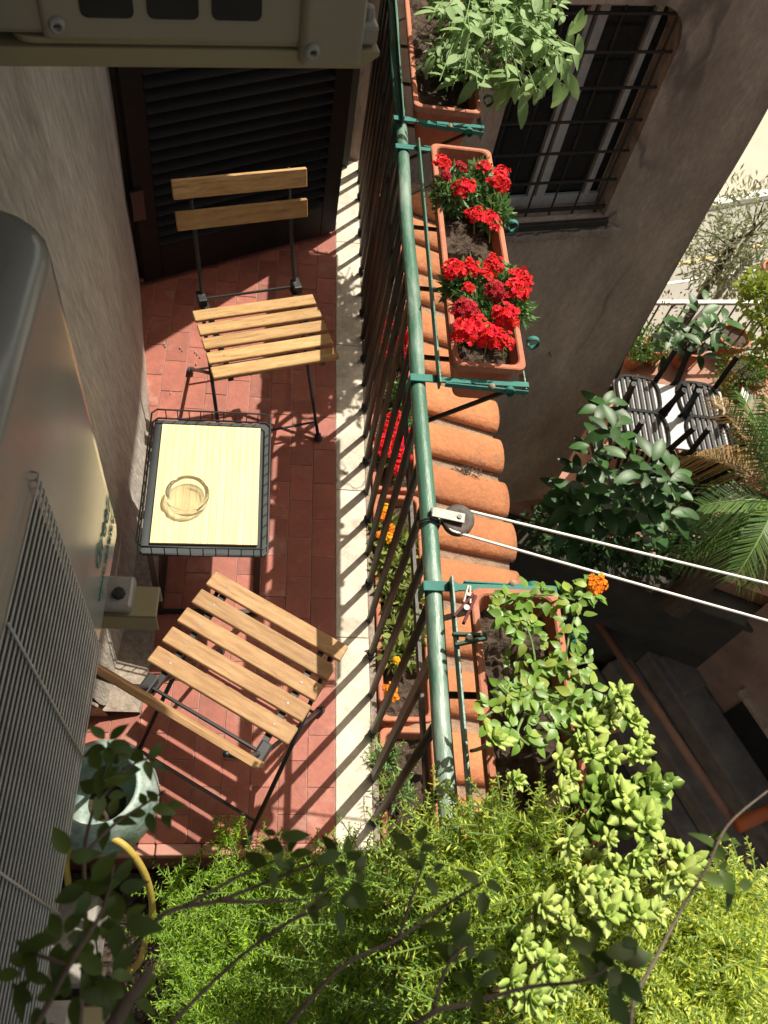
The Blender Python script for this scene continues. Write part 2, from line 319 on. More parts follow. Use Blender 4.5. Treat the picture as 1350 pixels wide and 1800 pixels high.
# ---------------------------------------------------------------- neighbouring building wall (faces the camera)
ND = Vector((.97, .24, 0)).normalized(); NN = Vector((ND.y, -ND.x, 0)); NP = Vector((.3, 4.0, 0))
def nuz(px, py):
    p = WP(px, py, NP, NN); return (p-NP).dot(ND), p.z
def N3(u, z, dep=0): return NP+ND*u+Vector((0, 0, z))-NN*dep      # dep>0 goes into the wall
uL = nuz(869, 258)[0]; uR, zS = nuz(1062, 380); uC = nuz(1150, 540)[0]; zT = nuz(1180, 5)[1]-.01; u0 = -1.7; ZTOP = 1.5
house2 = thing('neighbour_house', 'brown plastered house wall with barred window behind the flower boxes', 'house', N3(0, GZ))
def wallmesh():
    b = MB(); rad = .22
    # outer boundary minus opening with rounded upper right corner, as a grid of strips with an uneven surface
    def jag(u, z): return .012*math.sin(u*3.1+z*1.7)+.008*math.sin(u*7.3-z*4.1)
    us = sorted(set([u0, -2, -1, 0, uL] + [uL+(uR-uL)*k/8 for k in range(9)] + [uR+.1*k for k in range(1, int((uC-uR)/.1)+1)] + [uC]))
    zs = [GZ, -5, -4, -3, -2.2, -1.6, -1.25, zS] + [zS+(zT-zS)*k/8 for k in range(1, 9)] + [zT+.3, zT+.6, ZTOP]
    idx = {}
    for i, u in enumerate(us):
        for j, z in enumerate(zs):
            idx[i, j] = len(b.v); b.v.append(tuple(N3(u, z, -jag(u, z) if not (uL-.01 <= u <= uR+.01 and zS-.01 <= z <= zT+.01) else 0)))
    for i in range(len(us)-1):
        for j in range(len(zs)-1):
            if us[i] >= uL-1e-6 and us[i+1] <= uR+1e-6 and zs[j] >= zS-1e-6 and zs[j+1] <= zT+1e-6: continue
            b.f.append((idx[i, j], idx[i+1, j], idx[i+1, j+1], idx[i, j+1]))
    # side return at the corner, roof edge, reveal of the window
    k = len(b.v); b.v += [tuple(N3(uC, GZ, 0)), tuple(N3(uC, ZTOP, 0)), tuple(N3(uC+.25, ZTOP, 6)), tuple(N3(uC+.25, GZ, 6))]; b.f.append((k, k+3, k+2, k+1))
    k = len(b.v); b.v += [tuple(N3(u0, ZTOP)), tuple(N3(uC, ZTOP)), tuple(N3(uC+.25, ZTOP, 6)), tuple(N3(u0, ZTOP, 6))]; b.f.append((k, k+1, k+2, k+3))
    dp = .17
    for (ua, za, ub, zb) in [(uL, zS, uR, zS), (uR, zS, uR, zT), (uR, zT, uL, zT), (uL, zT, uL, zS)]:
        k = len(b.v); b.v += [tuple(N3(ua, za)), tuple(N3(ub, zb)), tuple(N3(ub, zb, dp)), tuple(N3(ua, za, dp))]; b.f.append((k, k+1, k+2, k+3))
    # rounded upper right corner fillet
    for q in range(6):
        a0, a1 = q*math.pi/12, (q+1)*math.pi/12
        c = (uR-rad, zT-rad); p0 = (c[0]+rad*math.cos(a0), c[1]+rad*math.sin(a0)); p1 = (c[0]+rad*math.cos(a1), c[1]+rad*math.sin(a1))
        k = len(b.v); b.v += [tuple(N3(uR, zT, -.001)), tuple(N3(*p0, -.001)), tuple(N3(*p1, -.001)), tuple(N3(*p0, dp)), tuple(N3(*p1, dp))]
        b.f += [(k, k+1, k+2), (k+1, k+3, k+4, k+2)]
    return b
obj('wall', wallmesh(), M_brownpl, house2, smooth=False)
# rough bare render round the sill
sl_ = MB()
for k in range(26):
    u = uL+(uR-uL)*k/22; wd = U(.04, .07); 
    sl_.box(N3(u, zS-.115+U(-.008, .008), -.012), (.06, .03, wd), Matrix.Rotation(math.atan2(ND.y, ND.x), 3, 'Z') @ Matrix.Rotation(U(-.3, .3), 3, 'Y'))
for k in range(12):
    sl_.box(N3(uR+U(.0, .08), zS+U(-.12, .03), -.013), (U(.03, .06), .03, U(.03, .05)), Matrix.Rotation(math.atan2(ND.y, ND.x), 3, 'Z') @ Matrix.Rotation(U(-.6, .6), 3, 'Y'))
obj('bare_render', sl_, M_pale, house2, bevel=.008)
win = obj('window', MB().box(N3((uL+uR)/2, (zS+zT)/2, .185), (uR-uL, .02, zT-zS), Matrix.Rotation(math.atan2(ND.y, ND.x), 3, 'Z')), M_glassd, house2)
RZ = Matrix.Rotation(math.atan2(ND.y, ND.x), 3, 'Z')
um = (uL+uR)/2
for (a, b_, nm) in [((uL+.02, zS), (uL+.02, zT), .05), ((um-.035, zS), (um-.035, zT), .045), ((um+.03, zS), (um+.03, zT), .06), ((uR-.1, zS), (uR-.1, zT), .04)]:
    obj('stile', MB().box(N3(a[0], (zS+zT)/2, .155), (nm, .035, zT-zS), RZ), M_frame, win, bevel=.004)
for z in (zS+.04, zT-.04):
    obj('rail', MB().box(N3(um, z, .15), (uR-uL-.02, .03, .07), RZ), M_frame, win, bevel=.004)
obj('sill', MB().box(N3(um, zS-.035, .055), (uR-uL+.06, .17, .05), RZ), M_iron, house2, bevel=.006)
gr = obj('window_grille', MB().box(N3(um, zS+.05, .035), (uR-uL, .012, .025), RZ), M_iron, house2)
for k in range(1, 7):
    z = zS+.05+(zT-zS-.05)*k/6.3
    obj('crossbar', MB().box(N3(um, z, .035), (uR-uL, .01, .014), RZ), M_iron, gr)
for k in range(6):
    u = uL+.05+(uR-uL-.1)*k/5
    obj('grille_bar', MB().tube([N3(u, zS, .047), N3(u, zT, .047)], .0065, 6), M_iron, gr)
obj('nail', MB().tube([N3(nuz(965, 617)[0], nuz(965, 617)[1], 0), N3(nuz(965, 617)[0], nuz(965, 617)[1]-.01, -.05)], .008, 6), M_rust, house2)
# ---------------------------------------------------------------- lower storey under the balcony and tiled eave
lo = thing('lower_storey', 'lower storey wall under the tiled eave beside the dark alley', 'wall', (0, 1, GZ))
obj('wall', MB().prism([(-5, -6), (.72, -6), (.72, 3.62), (-5, 3.62)], GZ, -.52), M_brownpl, lo)
X_M0, X_M1 = .2235, .345          # marble strip
Y0F, Y1F = .468, 3.44
slab = MB(); slab.bb(-1.6, X_M1-.006, Y0F-.02, Y1F+.2, -.5, -.0022)
fl = struct('balcony_floor', slab, M_grout)
cw, tl, gp = .0788, .1465, .0022
shared = {}
def box_mesh(key, d, bev, m, taper=None):
    if key in shared: return shared[key]
    b = bmesh.new(); bmesh.ops.create_cube(b, size=1)
    for v in b.verts: v.co = Vector((v.co.x*d[0], v.co.y*d[1], v.co.z*d[2]))
    if bev: bmesh.ops.bevel(b, geom=list(b.edges), offset=bev, segments=1, affect='EDGES')
    me = bpy.data.meshes.new(key); b.to_mesh(me); b.free(); me.materials.append(m); shared[key] = me; return me
tm = box_mesh('tile', (cw-gp, tl-gp, .018), .0012, M_tile)
for i in range(11):
    xc = X_M0-gp-(i+.5)*cw
    y = Y0F-.026+tl/2
    if i % 2:
        o = obj('tile', box_mesh('half_tile', (cw-gp, tl/2-gp, .018), .0012, M_tile), None, fl); o.location = (xc, Y0F-.026+tl/4, -.009); y += tl/2
    while y < Y1F:
        o = obj('tile', tm, None, fl); o.location = (xc, y, -.009+U(-.0009, .0009)); o.rotation_euler = (U(-.004, .004), U(-.004, .004), U(-.004, .004)); y += tl
# nosing row at the near end (pink edge tiles) and its front face
for k in range(7):
    x0 = X_M0-gp-k*.118
    o = obj('nosing_tile', MB().bb(x0-.115, x0, Y0F-.055, Y0F-.032+.006, -.035, .004), mat('edge_tile', (.46, .22, .17), (.4, .18, .135), 8, .7, .1, objrand=.1), fl, bevel=.004)
obj('front_face', MB().bb(-.9, X_M1, Y0F-.045, Y0F-.02, -.5, -.034), mat('red_edge', (.22, .06, .04), (.16, .045, .03), 6, .8, .2), fl)
y = Y0F-.045
for L_ in (.62, .55, .68, .6, .62):
    y1 = min(y+L_, Y1F); o = obj('marble_slab', MB().bb(X_M0, X_M1-.02, y+.0012, y1-.0012, -.03, .0015), M_marble, fl, bevel=.002); y = y1
obj('cement_edge', MB().bb(X_M1-.0195, X_M1, Y0F-.04, Y1F, -.2, .0005), M_cement, fl, bevel=.003)
# small chips of plaster lying on the floor
chip = thing('plaster_chips', 'small pale plaster chips scattered on red tiles by the wall', 'debris', W(285, 605, .001))
for (px, py) in [(288, 604), (291, 609), (317, 612), (321, 616), (347, 622), (352, 628), (343, 618), (300, 690), (560, 1105), (503, 1048), (490, 860), (345, 640)]:
    p = W(px, py, .003); n = 6
    b = MB(); b.add([(p.x+.006*U(.3, 1)*math.cos(a*math.pi/3), p.y+.009*U(.3, 1)*math.sin(a*math.pi/3), p.z+U(0, .003)) for a in range(n)]+[(p.x, p.y, p.z+.005)], [(a, (a+1) % n, n) for a in range(n)])
    obj('chip', b, mat('chip', (.36, .3, .26), (.22, .18, .15), 60, .9), chip)
# ---------------------------------------------------------------- house wall on the left, battered, with door
hw = thing('house_wall', 'grey plaster wall of the balcony with peeling lower corner', 'wall', (-.6, 1.2, 0))
base = [(-.415, .78), (-.40, .95), (-.388, 1.2), (-.405, 1.5), (-.43, 1.8), (-.452, 1.97), (-.50, 2.25), (-.556, 2.56)]
top = [(-.72, .78), (-.71, .95), (-.69, 1.2), (-.67, 1.5), (-.645, 1.8), (-.63, 1.97), (-.6, 2.25), (-.575, 2.56)]
wm = MB(); NZ = 16
for j in range(NZ+1):
    t = j/NZ; z = 3.0*t
    for k in range(len(base)):
        a, b_ = base[k], top[k]; tt = 1-(1-t)**1.6
        wm.v.append((a[0]+(b_[0]-a[0])*tt+.004*math.sin(7*z+3*k), a[1]+(b_[1]-a[1])*t, z))
nb = len(base)
for j in range(NZ):
    for k in range(nb-1): wm.f.append((j*nb+k, (j+1)*nb+k, (j+1)*nb+k+1, j*nb+k+1))
wo = obj('plaster', wm, M_plaster, hw, smooth=True)
md = wo.modifiers.new('s', 'SUBSURF'); md.levels = 2; md.render_levels = 2
obj('back_wall', MB().prism([(-.78, -3), (-.77, .79), (-.62, .8), (-.62, 2.55), (-3, 2.55), (-3, -3)], 0, 3.0), M_plaster, hw)
ret = MB(); ret.add([(-.415, .781, 0), (-.78, .781, 0), (-.78, .781, 3), (-.715, .781, 3), (-.6, .781, 1.0), (-.5, .781, .45)], [(0, 1, 2, 3, 4, 5)])
obj('return', ret, M_brownpl, hw)
# ragged broken plaster at the corner
rg = MB(); zz = 0
for k in range(14):
    z = .12+k*.03; xx = -.415-.13*min(1, z/.45)
    rg.box((xx+U(-.004, .006), .776+U(-.004, .004), z), (U(.012, .03), U(.01, .022), U(.02, .05)), Matrix.Rotation(U(-.6, .6), 3, 'Y'))
obj('broken_edge', rg, M_pale, hw, bevel=.004)
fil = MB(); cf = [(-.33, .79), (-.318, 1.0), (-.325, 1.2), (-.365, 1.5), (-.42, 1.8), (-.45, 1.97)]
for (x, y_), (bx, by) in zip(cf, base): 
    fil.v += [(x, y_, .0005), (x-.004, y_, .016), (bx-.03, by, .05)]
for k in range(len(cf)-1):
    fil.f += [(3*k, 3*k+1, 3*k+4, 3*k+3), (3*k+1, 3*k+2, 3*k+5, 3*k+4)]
obj('wall_foot_strip', fil, M_cement, hw)  # low brown strip along the wall foot, narrowing to nothing
# the door in the recess beyond
dr = thing('balcony_door', 'dark doorway frame behind the open louvred shutter', 'door', (-.6, 3, 0))
obj('frame', MB().bb(-.60, -.535, 2.548, 2.60, 0, 2.6), M_iron, dr, bevel=.004)
obj('door_leaf', MB().bb(-.74, -.70, 2.58, 3.42, 0, 2.5), M_shut, dr)
obj('hinge', MB().bb(-.545, -.515, 2.535, 2.56, .36, .48), M_black, dr, bevel=.004)
far = thing('end_wall', 'brown plaster end wall closing off the balcony behind the shutter', 'wall', (0, 3.5, 0))
obj('wall', MB().bb(-1.6, .33, 3.46, 3.6, -.5, 3.0), M_brownpl, far)
pn = thing('green_door', 'dark green door panel at the far end of the balcony', 'door', (.1, 3.4, 0))
obj('panel', MB().bb(-.5, .28, 3.39, 3.43, .01, 2.2), M_dkgreen, pn, bevel=.004)
obj('panel_moulding', MB().bb(-.4, .2, 3.375, 3.392, .3, 1.9), M_dkgreen, pn, bevel=.006)
obj('handle', MB().bb(.2, .215, 3.34, 3.39, 1.0, 1.1), M_black, pn, bevel=.003)
# slab of the balcony above: shades the house wall
sb = thing('upper_balcony', 'concrete balcony slab of the storey above', 'balcony', (0, 1.2, 2.8))
obj('slab', MB().bb(-.8, .62, -.5, 3.6, 2.8, 2.95), mat('white_soffit', (.72, .69, .63), (.66, .62, .56), 3, .9), sb)
obj('slab_edge', MB().bb(.62, .648, -.5, 3.6, 2.78, 2.97), M_marble, sb)
# ---------------------------------------------------------------- shutter
A, B = W(252, 492, .02), W(586, 402, .02)
sdv = (B-A); sw = sdv.length; ang = math.atan2(sdv.y, sdv.x)
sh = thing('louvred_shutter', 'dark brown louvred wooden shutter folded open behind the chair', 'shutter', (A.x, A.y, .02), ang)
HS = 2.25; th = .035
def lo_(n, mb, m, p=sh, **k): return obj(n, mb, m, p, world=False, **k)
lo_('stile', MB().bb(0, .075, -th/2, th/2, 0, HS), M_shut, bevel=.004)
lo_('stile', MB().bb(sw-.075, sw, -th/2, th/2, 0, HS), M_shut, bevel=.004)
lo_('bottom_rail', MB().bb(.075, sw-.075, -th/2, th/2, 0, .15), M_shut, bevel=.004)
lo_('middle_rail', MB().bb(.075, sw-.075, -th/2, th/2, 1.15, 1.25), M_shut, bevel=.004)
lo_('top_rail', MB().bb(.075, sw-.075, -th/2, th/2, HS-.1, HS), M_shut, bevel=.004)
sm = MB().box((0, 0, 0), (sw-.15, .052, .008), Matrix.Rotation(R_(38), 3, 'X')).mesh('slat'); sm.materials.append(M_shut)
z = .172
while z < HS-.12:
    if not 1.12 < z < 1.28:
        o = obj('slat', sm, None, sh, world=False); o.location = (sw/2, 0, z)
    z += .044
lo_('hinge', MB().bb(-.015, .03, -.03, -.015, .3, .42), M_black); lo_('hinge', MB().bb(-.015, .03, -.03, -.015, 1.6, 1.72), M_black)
# ================================================================= TILED EAVE
ev = thing('tiled_eave', 'strip of curved clay roof tiles below the green railing', 'roof', (.7, 1.5, -.4))
XE0, XE1, ZE0, ZE1 = .33, .965, -.215, -.40
bed = MB(); bed.add([(XE0, -1.5, ZE0-.035), (XE1-.03, -1.5, ZE1-.03), (XE1-.03, 3.62, ZE1-.03), (XE0, 3.62, ZE0-.035), (XE0, -1.5, -.6), (XE1-.03, -1.5, -.52), (XE1-.03, 3.62, -.52), (XE0, 3.62, -.6)],
    [(0, 1, 2, 3), (7, 6, 5, 4), (1, 5, 6, 2), (0, 4, 5, 1), (3, 2, 6, 7), (0, 3, 7, 4)])
obj('mortar_bed', bed, M_mortar, ev)
def coppo():
    b = MB(); n = 12; sl = math.atan2(ZE1-ZE0, XE1-XE0); Ls = math.hypot(XE1-XE0, ZE1-ZE0); vs = []
    secs = 9
    for i in range(secs+1):
        t = i/secs; r = .079+.009*t; hh = .04+.006*t
        for (rr, h_) in ((r, hh), (r-.012, hh-.012)):
            for k in range(n+1):
                a = math.pi*k/n; x = Ls*t; y = rr*math.cos(a); z_ = h_*math.sin(a)**.8 if math.sin(a) > 0 else 0
                vs.append((x*math.cos(sl)-z_*math.sin(sl)*1, y, x*math.sin(sl)+z_*math.cos(sl)))
    S = 2*(n+1); fs = []
    for i in range(secs):
        for k in range(n):
            a = i*S+k; fs.append((a, a+S, a+S+1, a+1)); a2 = i*S+n+1+k; fs.append((a2, a2+1, a2+S+1, a2+S))
    o = secs*S
    for k in range(n): fs.append((o+k, o+n+1+k, o+n+2+k, o+k+1))
    b.add(vs, fs); me = b.mesh('roof_tile', True); me.materials.append(M_copp); return me
cm = coppo(); pitch = .219; yref = W(880, 868, -.37).y
for k in range(-14, 9):
    o = obj('roof_tile', cm, None, ev); o.location = Vector((XE0+U(-.006, .006), yref+k*pitch+U(-.006, .006), ZE0-.012))-Vector(ev.location); o.rotation_euler = (U(-.03, .03), U(-.01, .01), U(-.015, .015))
    pan = MB(); n = 6; y0 = yref+(k+.5)*pitch; vs = []
    for i in range(2):
        x = (XE0, XE1-.012)[i]; zc = (ZE0, ZE1)[i]
        for q in range(n+1):
            a = -1+2*q/n; vs.append((x, y0+a*.05, zc-.022+.02*a*a))
    pan.add(vs, [(q, n+1+q, n+2+q, q+1) for q in range(n)]); obj('pan_tile', pan, M_mortar, ev, smooth=True)
deb = MB()
for k in range(120):
    p = W(818+random.gauss(0, 14), 829+random.gauss(0, 4), -.33); deb.beam(p, p+Vector((U(-.012, .012), U(-.012, .012), U(0, .006))), .003, .003)
tag(obj('leaf_litter', deb, M_bark), 'dry brown leaf litter lying between the clay roof tiles', 'litter', kind='stuff')
# ================================================================= RAILING
XR, ZR = .335, .893
rl = thing('balcony_railing', 'green balcony railing with thick worn handrail and thin dark bars', 'railing', (XR, 1.5, 0))
pts = [(XR+.002*math.sin(y*9), y, ZR+.0015*math.sin(y*13)) for y in [(-.5+.1*k) for k in range(40)]]
obj('handrail', MB().tube(pts, .0185, 20), M_rail, rl, smooth=True)
obj('handrail_foot', MB().bb(XR-.012, XR+.012, 3.36, 3.384, 0, ZR), M_bar, rl)
dyb = .1215; yb = W(641, 917, 0).y
barm = {}
for k in range(-14, 18):
    yk = yb+k*dyb
    if not -.4 < yk < 3.4: continue
    post = (k % 8 == 1)
    xb = XR-.006
    b = MB()
    if post: b.bb(xb-.006, xb+.006, yk-.013, yk+.013, 0.0, ZR)
    else: b.tube([(xb, yk, 0), (xb+.006+U(-.002, .002), yk+U(-.003, .003), ZR)], .0102, 8)
    o = obj('post' if post else 'bar', b, M_bar, rl, smooth=not post)
    if k % 2 == 0 and not post:   # wire tie knots at the foot
        t = MB(); 
        for q in range(3): t.tube([(xb+.012*math.cos(a), yk+.012*math.sin(a), .012+.008*q+U(-.004, .004)) for a in [j*math.pi/4 for j in range(9)]], .0028, 5)
        obj('wire_tie', t, M_black, o)
obj('bottom_rail', MB().bb(XR+.012, XR+.02, -.4, 3.38, .62, .65), M_bar, rl)
# ================================================================= PLANTERS
def planter(name, label, cat, x0, x1, y0, y1, zr, h=.155, group=None, soil=True, m=M_terra, rough_soil=.012):
    t = thing(name, label, cat, ((x0+x1)/2, (y0+y1)/2, zr-h), group=group)
    th = .006; b = bmesh.new(); tp = .035
    def ring(x0, x1, y0, y1, z, r=.02, n=4):
        out = []
        for (cx, cy, a0) in ((x1-r, y1-r, 0), (x0+r, y1-r, 90), (x0+r, y0+r, 180), (x1-r, y0+r, 270)):
            for k in range(n+1):
                a = R_(a0+90*k/n); out.append(b.verts.new((cx+r*math.cos(a), cy+r*math.sin(a), z)))
        return out
    rings = [ring(x0+tp, x1-tp, y0+tp, y1-tp, zr-h), ring(x0+.012, x1-.012, y0+.012, y1-.012, zr-.03), ring(x0+.010, x1-.010, y0+.010, y1-.010, zr-.022),
             ring(x0, x1, y0, y1, zr-.020), ring(x0, x1, y0, y1, zr-.002), ring(x0+.003, x1-.003, y0+.003, y1-.003, zr), ring(x0+.012, x1-.012, y0+.012, y1-.012, zr),
             ring(x0+.015, x1-.015, y0+.015, y1-.015, zr-.003), ring(x0+tp+.004, x1-tp-.004, y0+tp+.004, y1-tp-.004, zr-h+.008)]
    n = len(rings[0])
    for a, c in zip(rings, rings[1:]):
        for k in range(n): b.faces.new((a[k], a[(k+1) % n], c[(k+1) % n], c[k]))
    b.faces.new(list(reversed(rings[0]))); b.faces.new(rings[-1]); bmesh.ops.recalc_face_normals(b, faces=b.faces)
    me = bpy.data.meshes.new('box'); b.to_mesh(me); b.free(); obj('box', me, m, t)
    if soil: soilsheet(t, x0+.02, x1-.02, y0+.02, y1-.02, zr-.045, rough_soil)
    return t
def soilsheet(t, x0, x1, y0, y1, z, amp=.012):
    nx, ny = max(6, int((x1-x0)/.012)), max(6, int((y1-y0)/.012)); b = MB()
    h = rng.normal(0, 1, (nx+1, ny+1))
    big = rng.normal(0, 1, (nx//6+3, ny//6+3))
    for i in range(nx+1):
        for j in range(ny+1):
            e = min(i, nx-i, j, ny-j) == 0
            b.v.append((x0+(x1-x0)*i/nx, y0+(y1-y0)*j/ny, z+(0 if e else amp*(.35*h[i, j]+.7*big[i//6, j//6]))))
    for i in range(nx):
        for j in range(ny): a = i*(ny+1)+j; b.f.append((a, a+ny+1, a+ny+2, a+1))
    return obj('soil', b, M_soil, t)
ZB = .95
def wx(px, py, z=ZB): return W(px, py, z)
p2a, p2b = wx(757, 250), wx(927, 667)
BX0, BX1 = (wx(757, 250).x+wx(797, 637).x)/2, (wx(865, 268).x+wx(927, 667).x)/2
B2 = (BX0, BX1, wx(797, 640).y, wx(757, 250).y)
B1 = (wx(728, 183).x, wx(846, 188).x, wx(728, 185).y, wx(728, 185).y+.8)
b3y = wx(900, 1035).y; b3x0 = wx(832, 1090).x
B3 = (b3x0, b3x0+(BX1-BX0), b3y-.8, b3y)
B4 = (b3x0, b3x0+(BX1-BX0), b3y-1.65, b3y-.85)
pl2 = planter('planter_box', 'long terracotta planter of red flowers hung on the green handrail', 'planter', *B2, ZB, group='planters hung outside the railing')
pl1 = planter('planter_box', 'terracotta planter holding the bushy sage in front of the barred window', 'planter', *B1, ZB, group='planters hung outside the railing')
pl3 = planter('planter_box', 'terracotta planter of rose leaves and succulents beside the clothes pegs', 'planter', *B3, ZB, group='planters hung outside the railing')
pl4 = planter('planter_box', 'terracotta planter hidden under the lime green fern', 'planter', *B4, ZB, group='planters hung outside the railing')
fx0, fx1 = .352, .517
FA = (fx0, fx1, 1.605, 2.405); FB = (fx0, fx1, .782, 1.585); FC = (fx0, fx1, -.04, .762); FD = (fx0, fx1, 2.425, 3.225)
fa = planter('planter_box', 'low terracotta planter of red flowers standing behind the railing bars', 'planter', *FA, 0, group='planters standing on the tiled eave')
fb = planter('planter_box', 'low terracotta planter of yellow flowers standing behind the railing bars', 'planter', *FB, 0, group='planters standing on the tiled eave')
fc = planter('planter_box', 'low terracotta planter with mostly bare soil behind the railing bars', 'planter', *FC, 0, group='planters standing on the tiled eave')
fd = planter('planter_box', 'low terracotta planter at the end of the railing by the green door', 'planter', *FD, 0, group='planters standing on the tiled eave')
# iron holders for the hanging boxes
def scroll(c, r=.019, wd=.012, axis='y', turn=1):
    b = MB(); n = 22; vs = []; fs = []
    for k in range(n+1):
        a = -math.pi*.5+turn*2*math.pi*.95*k/n; rr = r*(1-.35*k/n)
        x = rr*math.cos(a); z_ = rr*math.sin(a)
        for s in (-1, 1): vs.append((c[0]+x, c[1]+s*wd/2, c[2]+z_) if axis == 'y' else (c[0]+s*wd/2, c[1]+x, c[2]+z_))
    for k in range(n): fs.append((2*k, 2*k+1, 2*k+3, 2*k+2))
    return b.add(vs, fs)
def holder(label, bx, nscroll=3):
    x0, x1, y0, y1 = bx; t = thing('planter_holder', label, 'bracket', (x0, (y0+y1)/2, ZR), group='green iron planter holders')
    zA = ZB-.045
    for (yy, s) in ((y0-.018, -1), (y1+.018, 1)):
        # strap over the handrail running out beside the box
        b = MB(); b.beam((XR-.022, yy, ZR+.0215), (XR+.045, yy, ZR+.0215), .022, .004); b.beam((XR+.042, yy, ZR+.02), (x1+.012, yy, zA+.012), .016, .005)
        b.beam((XR+.06, yy+s*.012, zA+.006), (x1+.012, yy+s*.012, zA-.002), .004, .014); b.beam((XR-.022, yy, ZR+.023), (XR-.024, yy, ZR-.03), .022, .004, (1, 0, 0))
        obj('arm', b, M_teal, t, bevel=.001)
        obj('brace', MB().beam((x1-.03, yy, zA-.01), (x0-.03, yy, zA-.15), .012, .005), M_bar, t)
        obj('rivet', MB().lathe([(0, .006), (.006, .004), (.008, 0)], ((x0+x1)/2+.01, yy+s*.012, zA+.012), 10), M_drystem, t, smooth=True)
    obj('inner_bar', MB().bb(x0-.034, x0-.029, y0-.05, y1+.03, ZB-.035, ZB-.008), M_green, t, bevel=.001)
    obj('outer_bar', MB().bb(x1+.008, x1+.012, y0-.02, y1+.02, zA-.03, zA), M_green, t, bevel=.001)
    for k in range(nscroll):
        yy = y0+(y1-y0)*(.12+.76*k/(nscroll-1)) if nscroll > 1 else y0
        b = scroll((x1+.03, yy, ZB-.012), .02, .013); o = obj('scroll', b, M_teal, t, smooth=True); s = o.modifiers.new('s', 'SOLIDIFY'); s.thickness = .0022
    for yy in (y0-.03, y1+.03):
        o = obj('scroll', scroll((x1-.035, yy, zA+.0), .016, .014), M_teal, t, smooth=True); s = o.modifiers.new('s', 'SOLIDIFY'); s.thickness = .0022
    for k in range(3):
        yy = y0+(y1-y0)*(.2+.3*k); obj('cross_bar', MB().beam((x0-.03, yy, ZB-.165), (x1, yy, ZB-.168), .014, .005), M_bar, t)
    return t
holder('green iron holder with scrolls carrying the red flower planter', B2, 4)
holder('green iron holder carrying the sage planter', B1)
holder('green iron holder carrying the rose and succulent planter', B3)
holder('green iron holder carrying the lime fern planter', B4)
# ================================================================= CHAIRS
def make_chair(label, wood, loc, rz):
    t = thing('folding_chair', label, 'chair', loc, rz, 'folding bistro chairs by the small table')
    k = dict(world=False)
    sm = box_mesh('seat_slat_'+wood.name, (.394, .0445, .0125), .0022, wood)
    for i in range(5):
        o = obj('seat_slat', sm, None, t, **k); o.location = (U(-.001, .001), -.142+.02225+i*.06, .4435); o.rotation_euler = (0, 0, U(-.004, .004))
    for s in (-1, 1):
        for i in range(5): obj('screw', MB().lathe([(0, .0008), (.003, .0006), (.0034, 0)], (s*.145, -.142+.02225+i*.06, .4498), 8), M_zinc, t, **k)
        obj('seat_bearer', MB().bb(s*.145-.008, s*.145+.008, -.14, .20, .421, .437), M_black, t, **k)
        obj('back_leg_frame', MB().tube([(s*.172, -.115, .012), (s*.168, -.02, .14), (s*.158, .17, .40), (s*.152, .195, .45), (s*.15, .255, .6), (s*.15, .315, .8)], .0062, 8), M_black, t, smooth=True, **k)
        obj('front_leg_frame', MB().tube([(s*.188, .295, .012), (s*.182, .1, .21), (s*.168, -.12, .427)], .0062, 8), M_black, t, smooth=True, **k)
        obj('foot_cap', MB().tube([(s*.174, -.119, .0), (s*.172, -.105, .02)], .012, 10), M_black, t, **k)
        obj('foot_cap', MB().tube([(s*.189, .303, .0), (s*.187, .28, .024)], .012, 10), mat('grey_cap', (.12, .12, .12), None, 10, .6), t, **k)
        obj('hinge_block', MB().bb(s*.156-.014, s*.156+.014, .165, .215, .43, .462), M_black, t, bevel=.004, **k)
    obj('stretcher', MB().tube([(-.171, -.08, .06), (.171, -.08, .06)], .0045, 6), M_black, t, **k)
    obj('stretcher', MB().tube([(-.187, .25, .055), (.187, .25, .055)], .0045, 6), M_black, t, **k)
    obj('hinge_rod', MB().tube([(-.155, .19, .445), (.155, .19, .445)], .0045, 6), M_black, t, **k)
    bm_ = box_mesh('back_slat_'+wood.name, (.405, .014, .056), .002, wood)
    for z, y in ((.685, .272), (.775, .298)):
        o = obj('back_slat', bm_, None, t, **k); o.location = (0, y+.0, z); o.rotation_euler = (R_(-16), 0, 0)
    return t
make_chair('folding chair with pale wooden slats and black frame in front of the shutter', M_acacia, (-.04, 1.86, 0), R_(18.1))
make_chair('folding chair with brown wooden slats and black frame beside the celadon pot', M_acacia2, (-.029, .796, 0), R_(150.1))
# ================================================================= TABLE + ASHTRAY
ZT = .40
tc_ = [W(269, 738, ZT), W(472.5, 745.5, ZT), W(468, 978, ZT), W(248.5, 971.6, ZT)]
tcen = sum(tc_, Vector((0, 0, 0)))/4; tx = ((tc_[1]-tc_[0])+(tc_[2]-tc_[3])).normalized(); tw = ((tc_[1]-tc_[0]).length+(tc_[2]-tc_[3]).length)/2; td = ((tc_[3]-tc_[0]).length+(tc_[2]-tc_[1]).length)/2
tb = thing('tray_table', 'small side table with pale bamboo top and black wire rim', 'table', (tcen.x, tcen.y, 0), math.atan2(tx.y, tx.x))
k = dict(world=False); hw_, hd_ = tw/2, td/2
obj('tray', MB().bb(-hw_, hw_, -hd_, hd_, ZT-.006, ZT), M_tray, tb, bevel=.002, **k)
bd = obj('bamboo_top', MB().bb(-hw_+.0245, hw_-.0245, -hd_+.0285, hd_-.0225, ZT+.0005, ZT+.0078), mat('bamboo_core', (.45, .3, .12), None, 8, .7), tb, **k)
nst = 15; swd = (tw-.048)/nst
for i in range(nst):
    o = obj('bamboo_strip', box_mesh('bamboo_strip', (swd-.0007, td-.05, .006), .0004, M_bamboo), None, bd, **k); o.location = (-hw_+.024+(i+.5)*swd, .003, ZT+.006+U(-.0002, .0002))
rim = MB(); e = .004; hr = .042
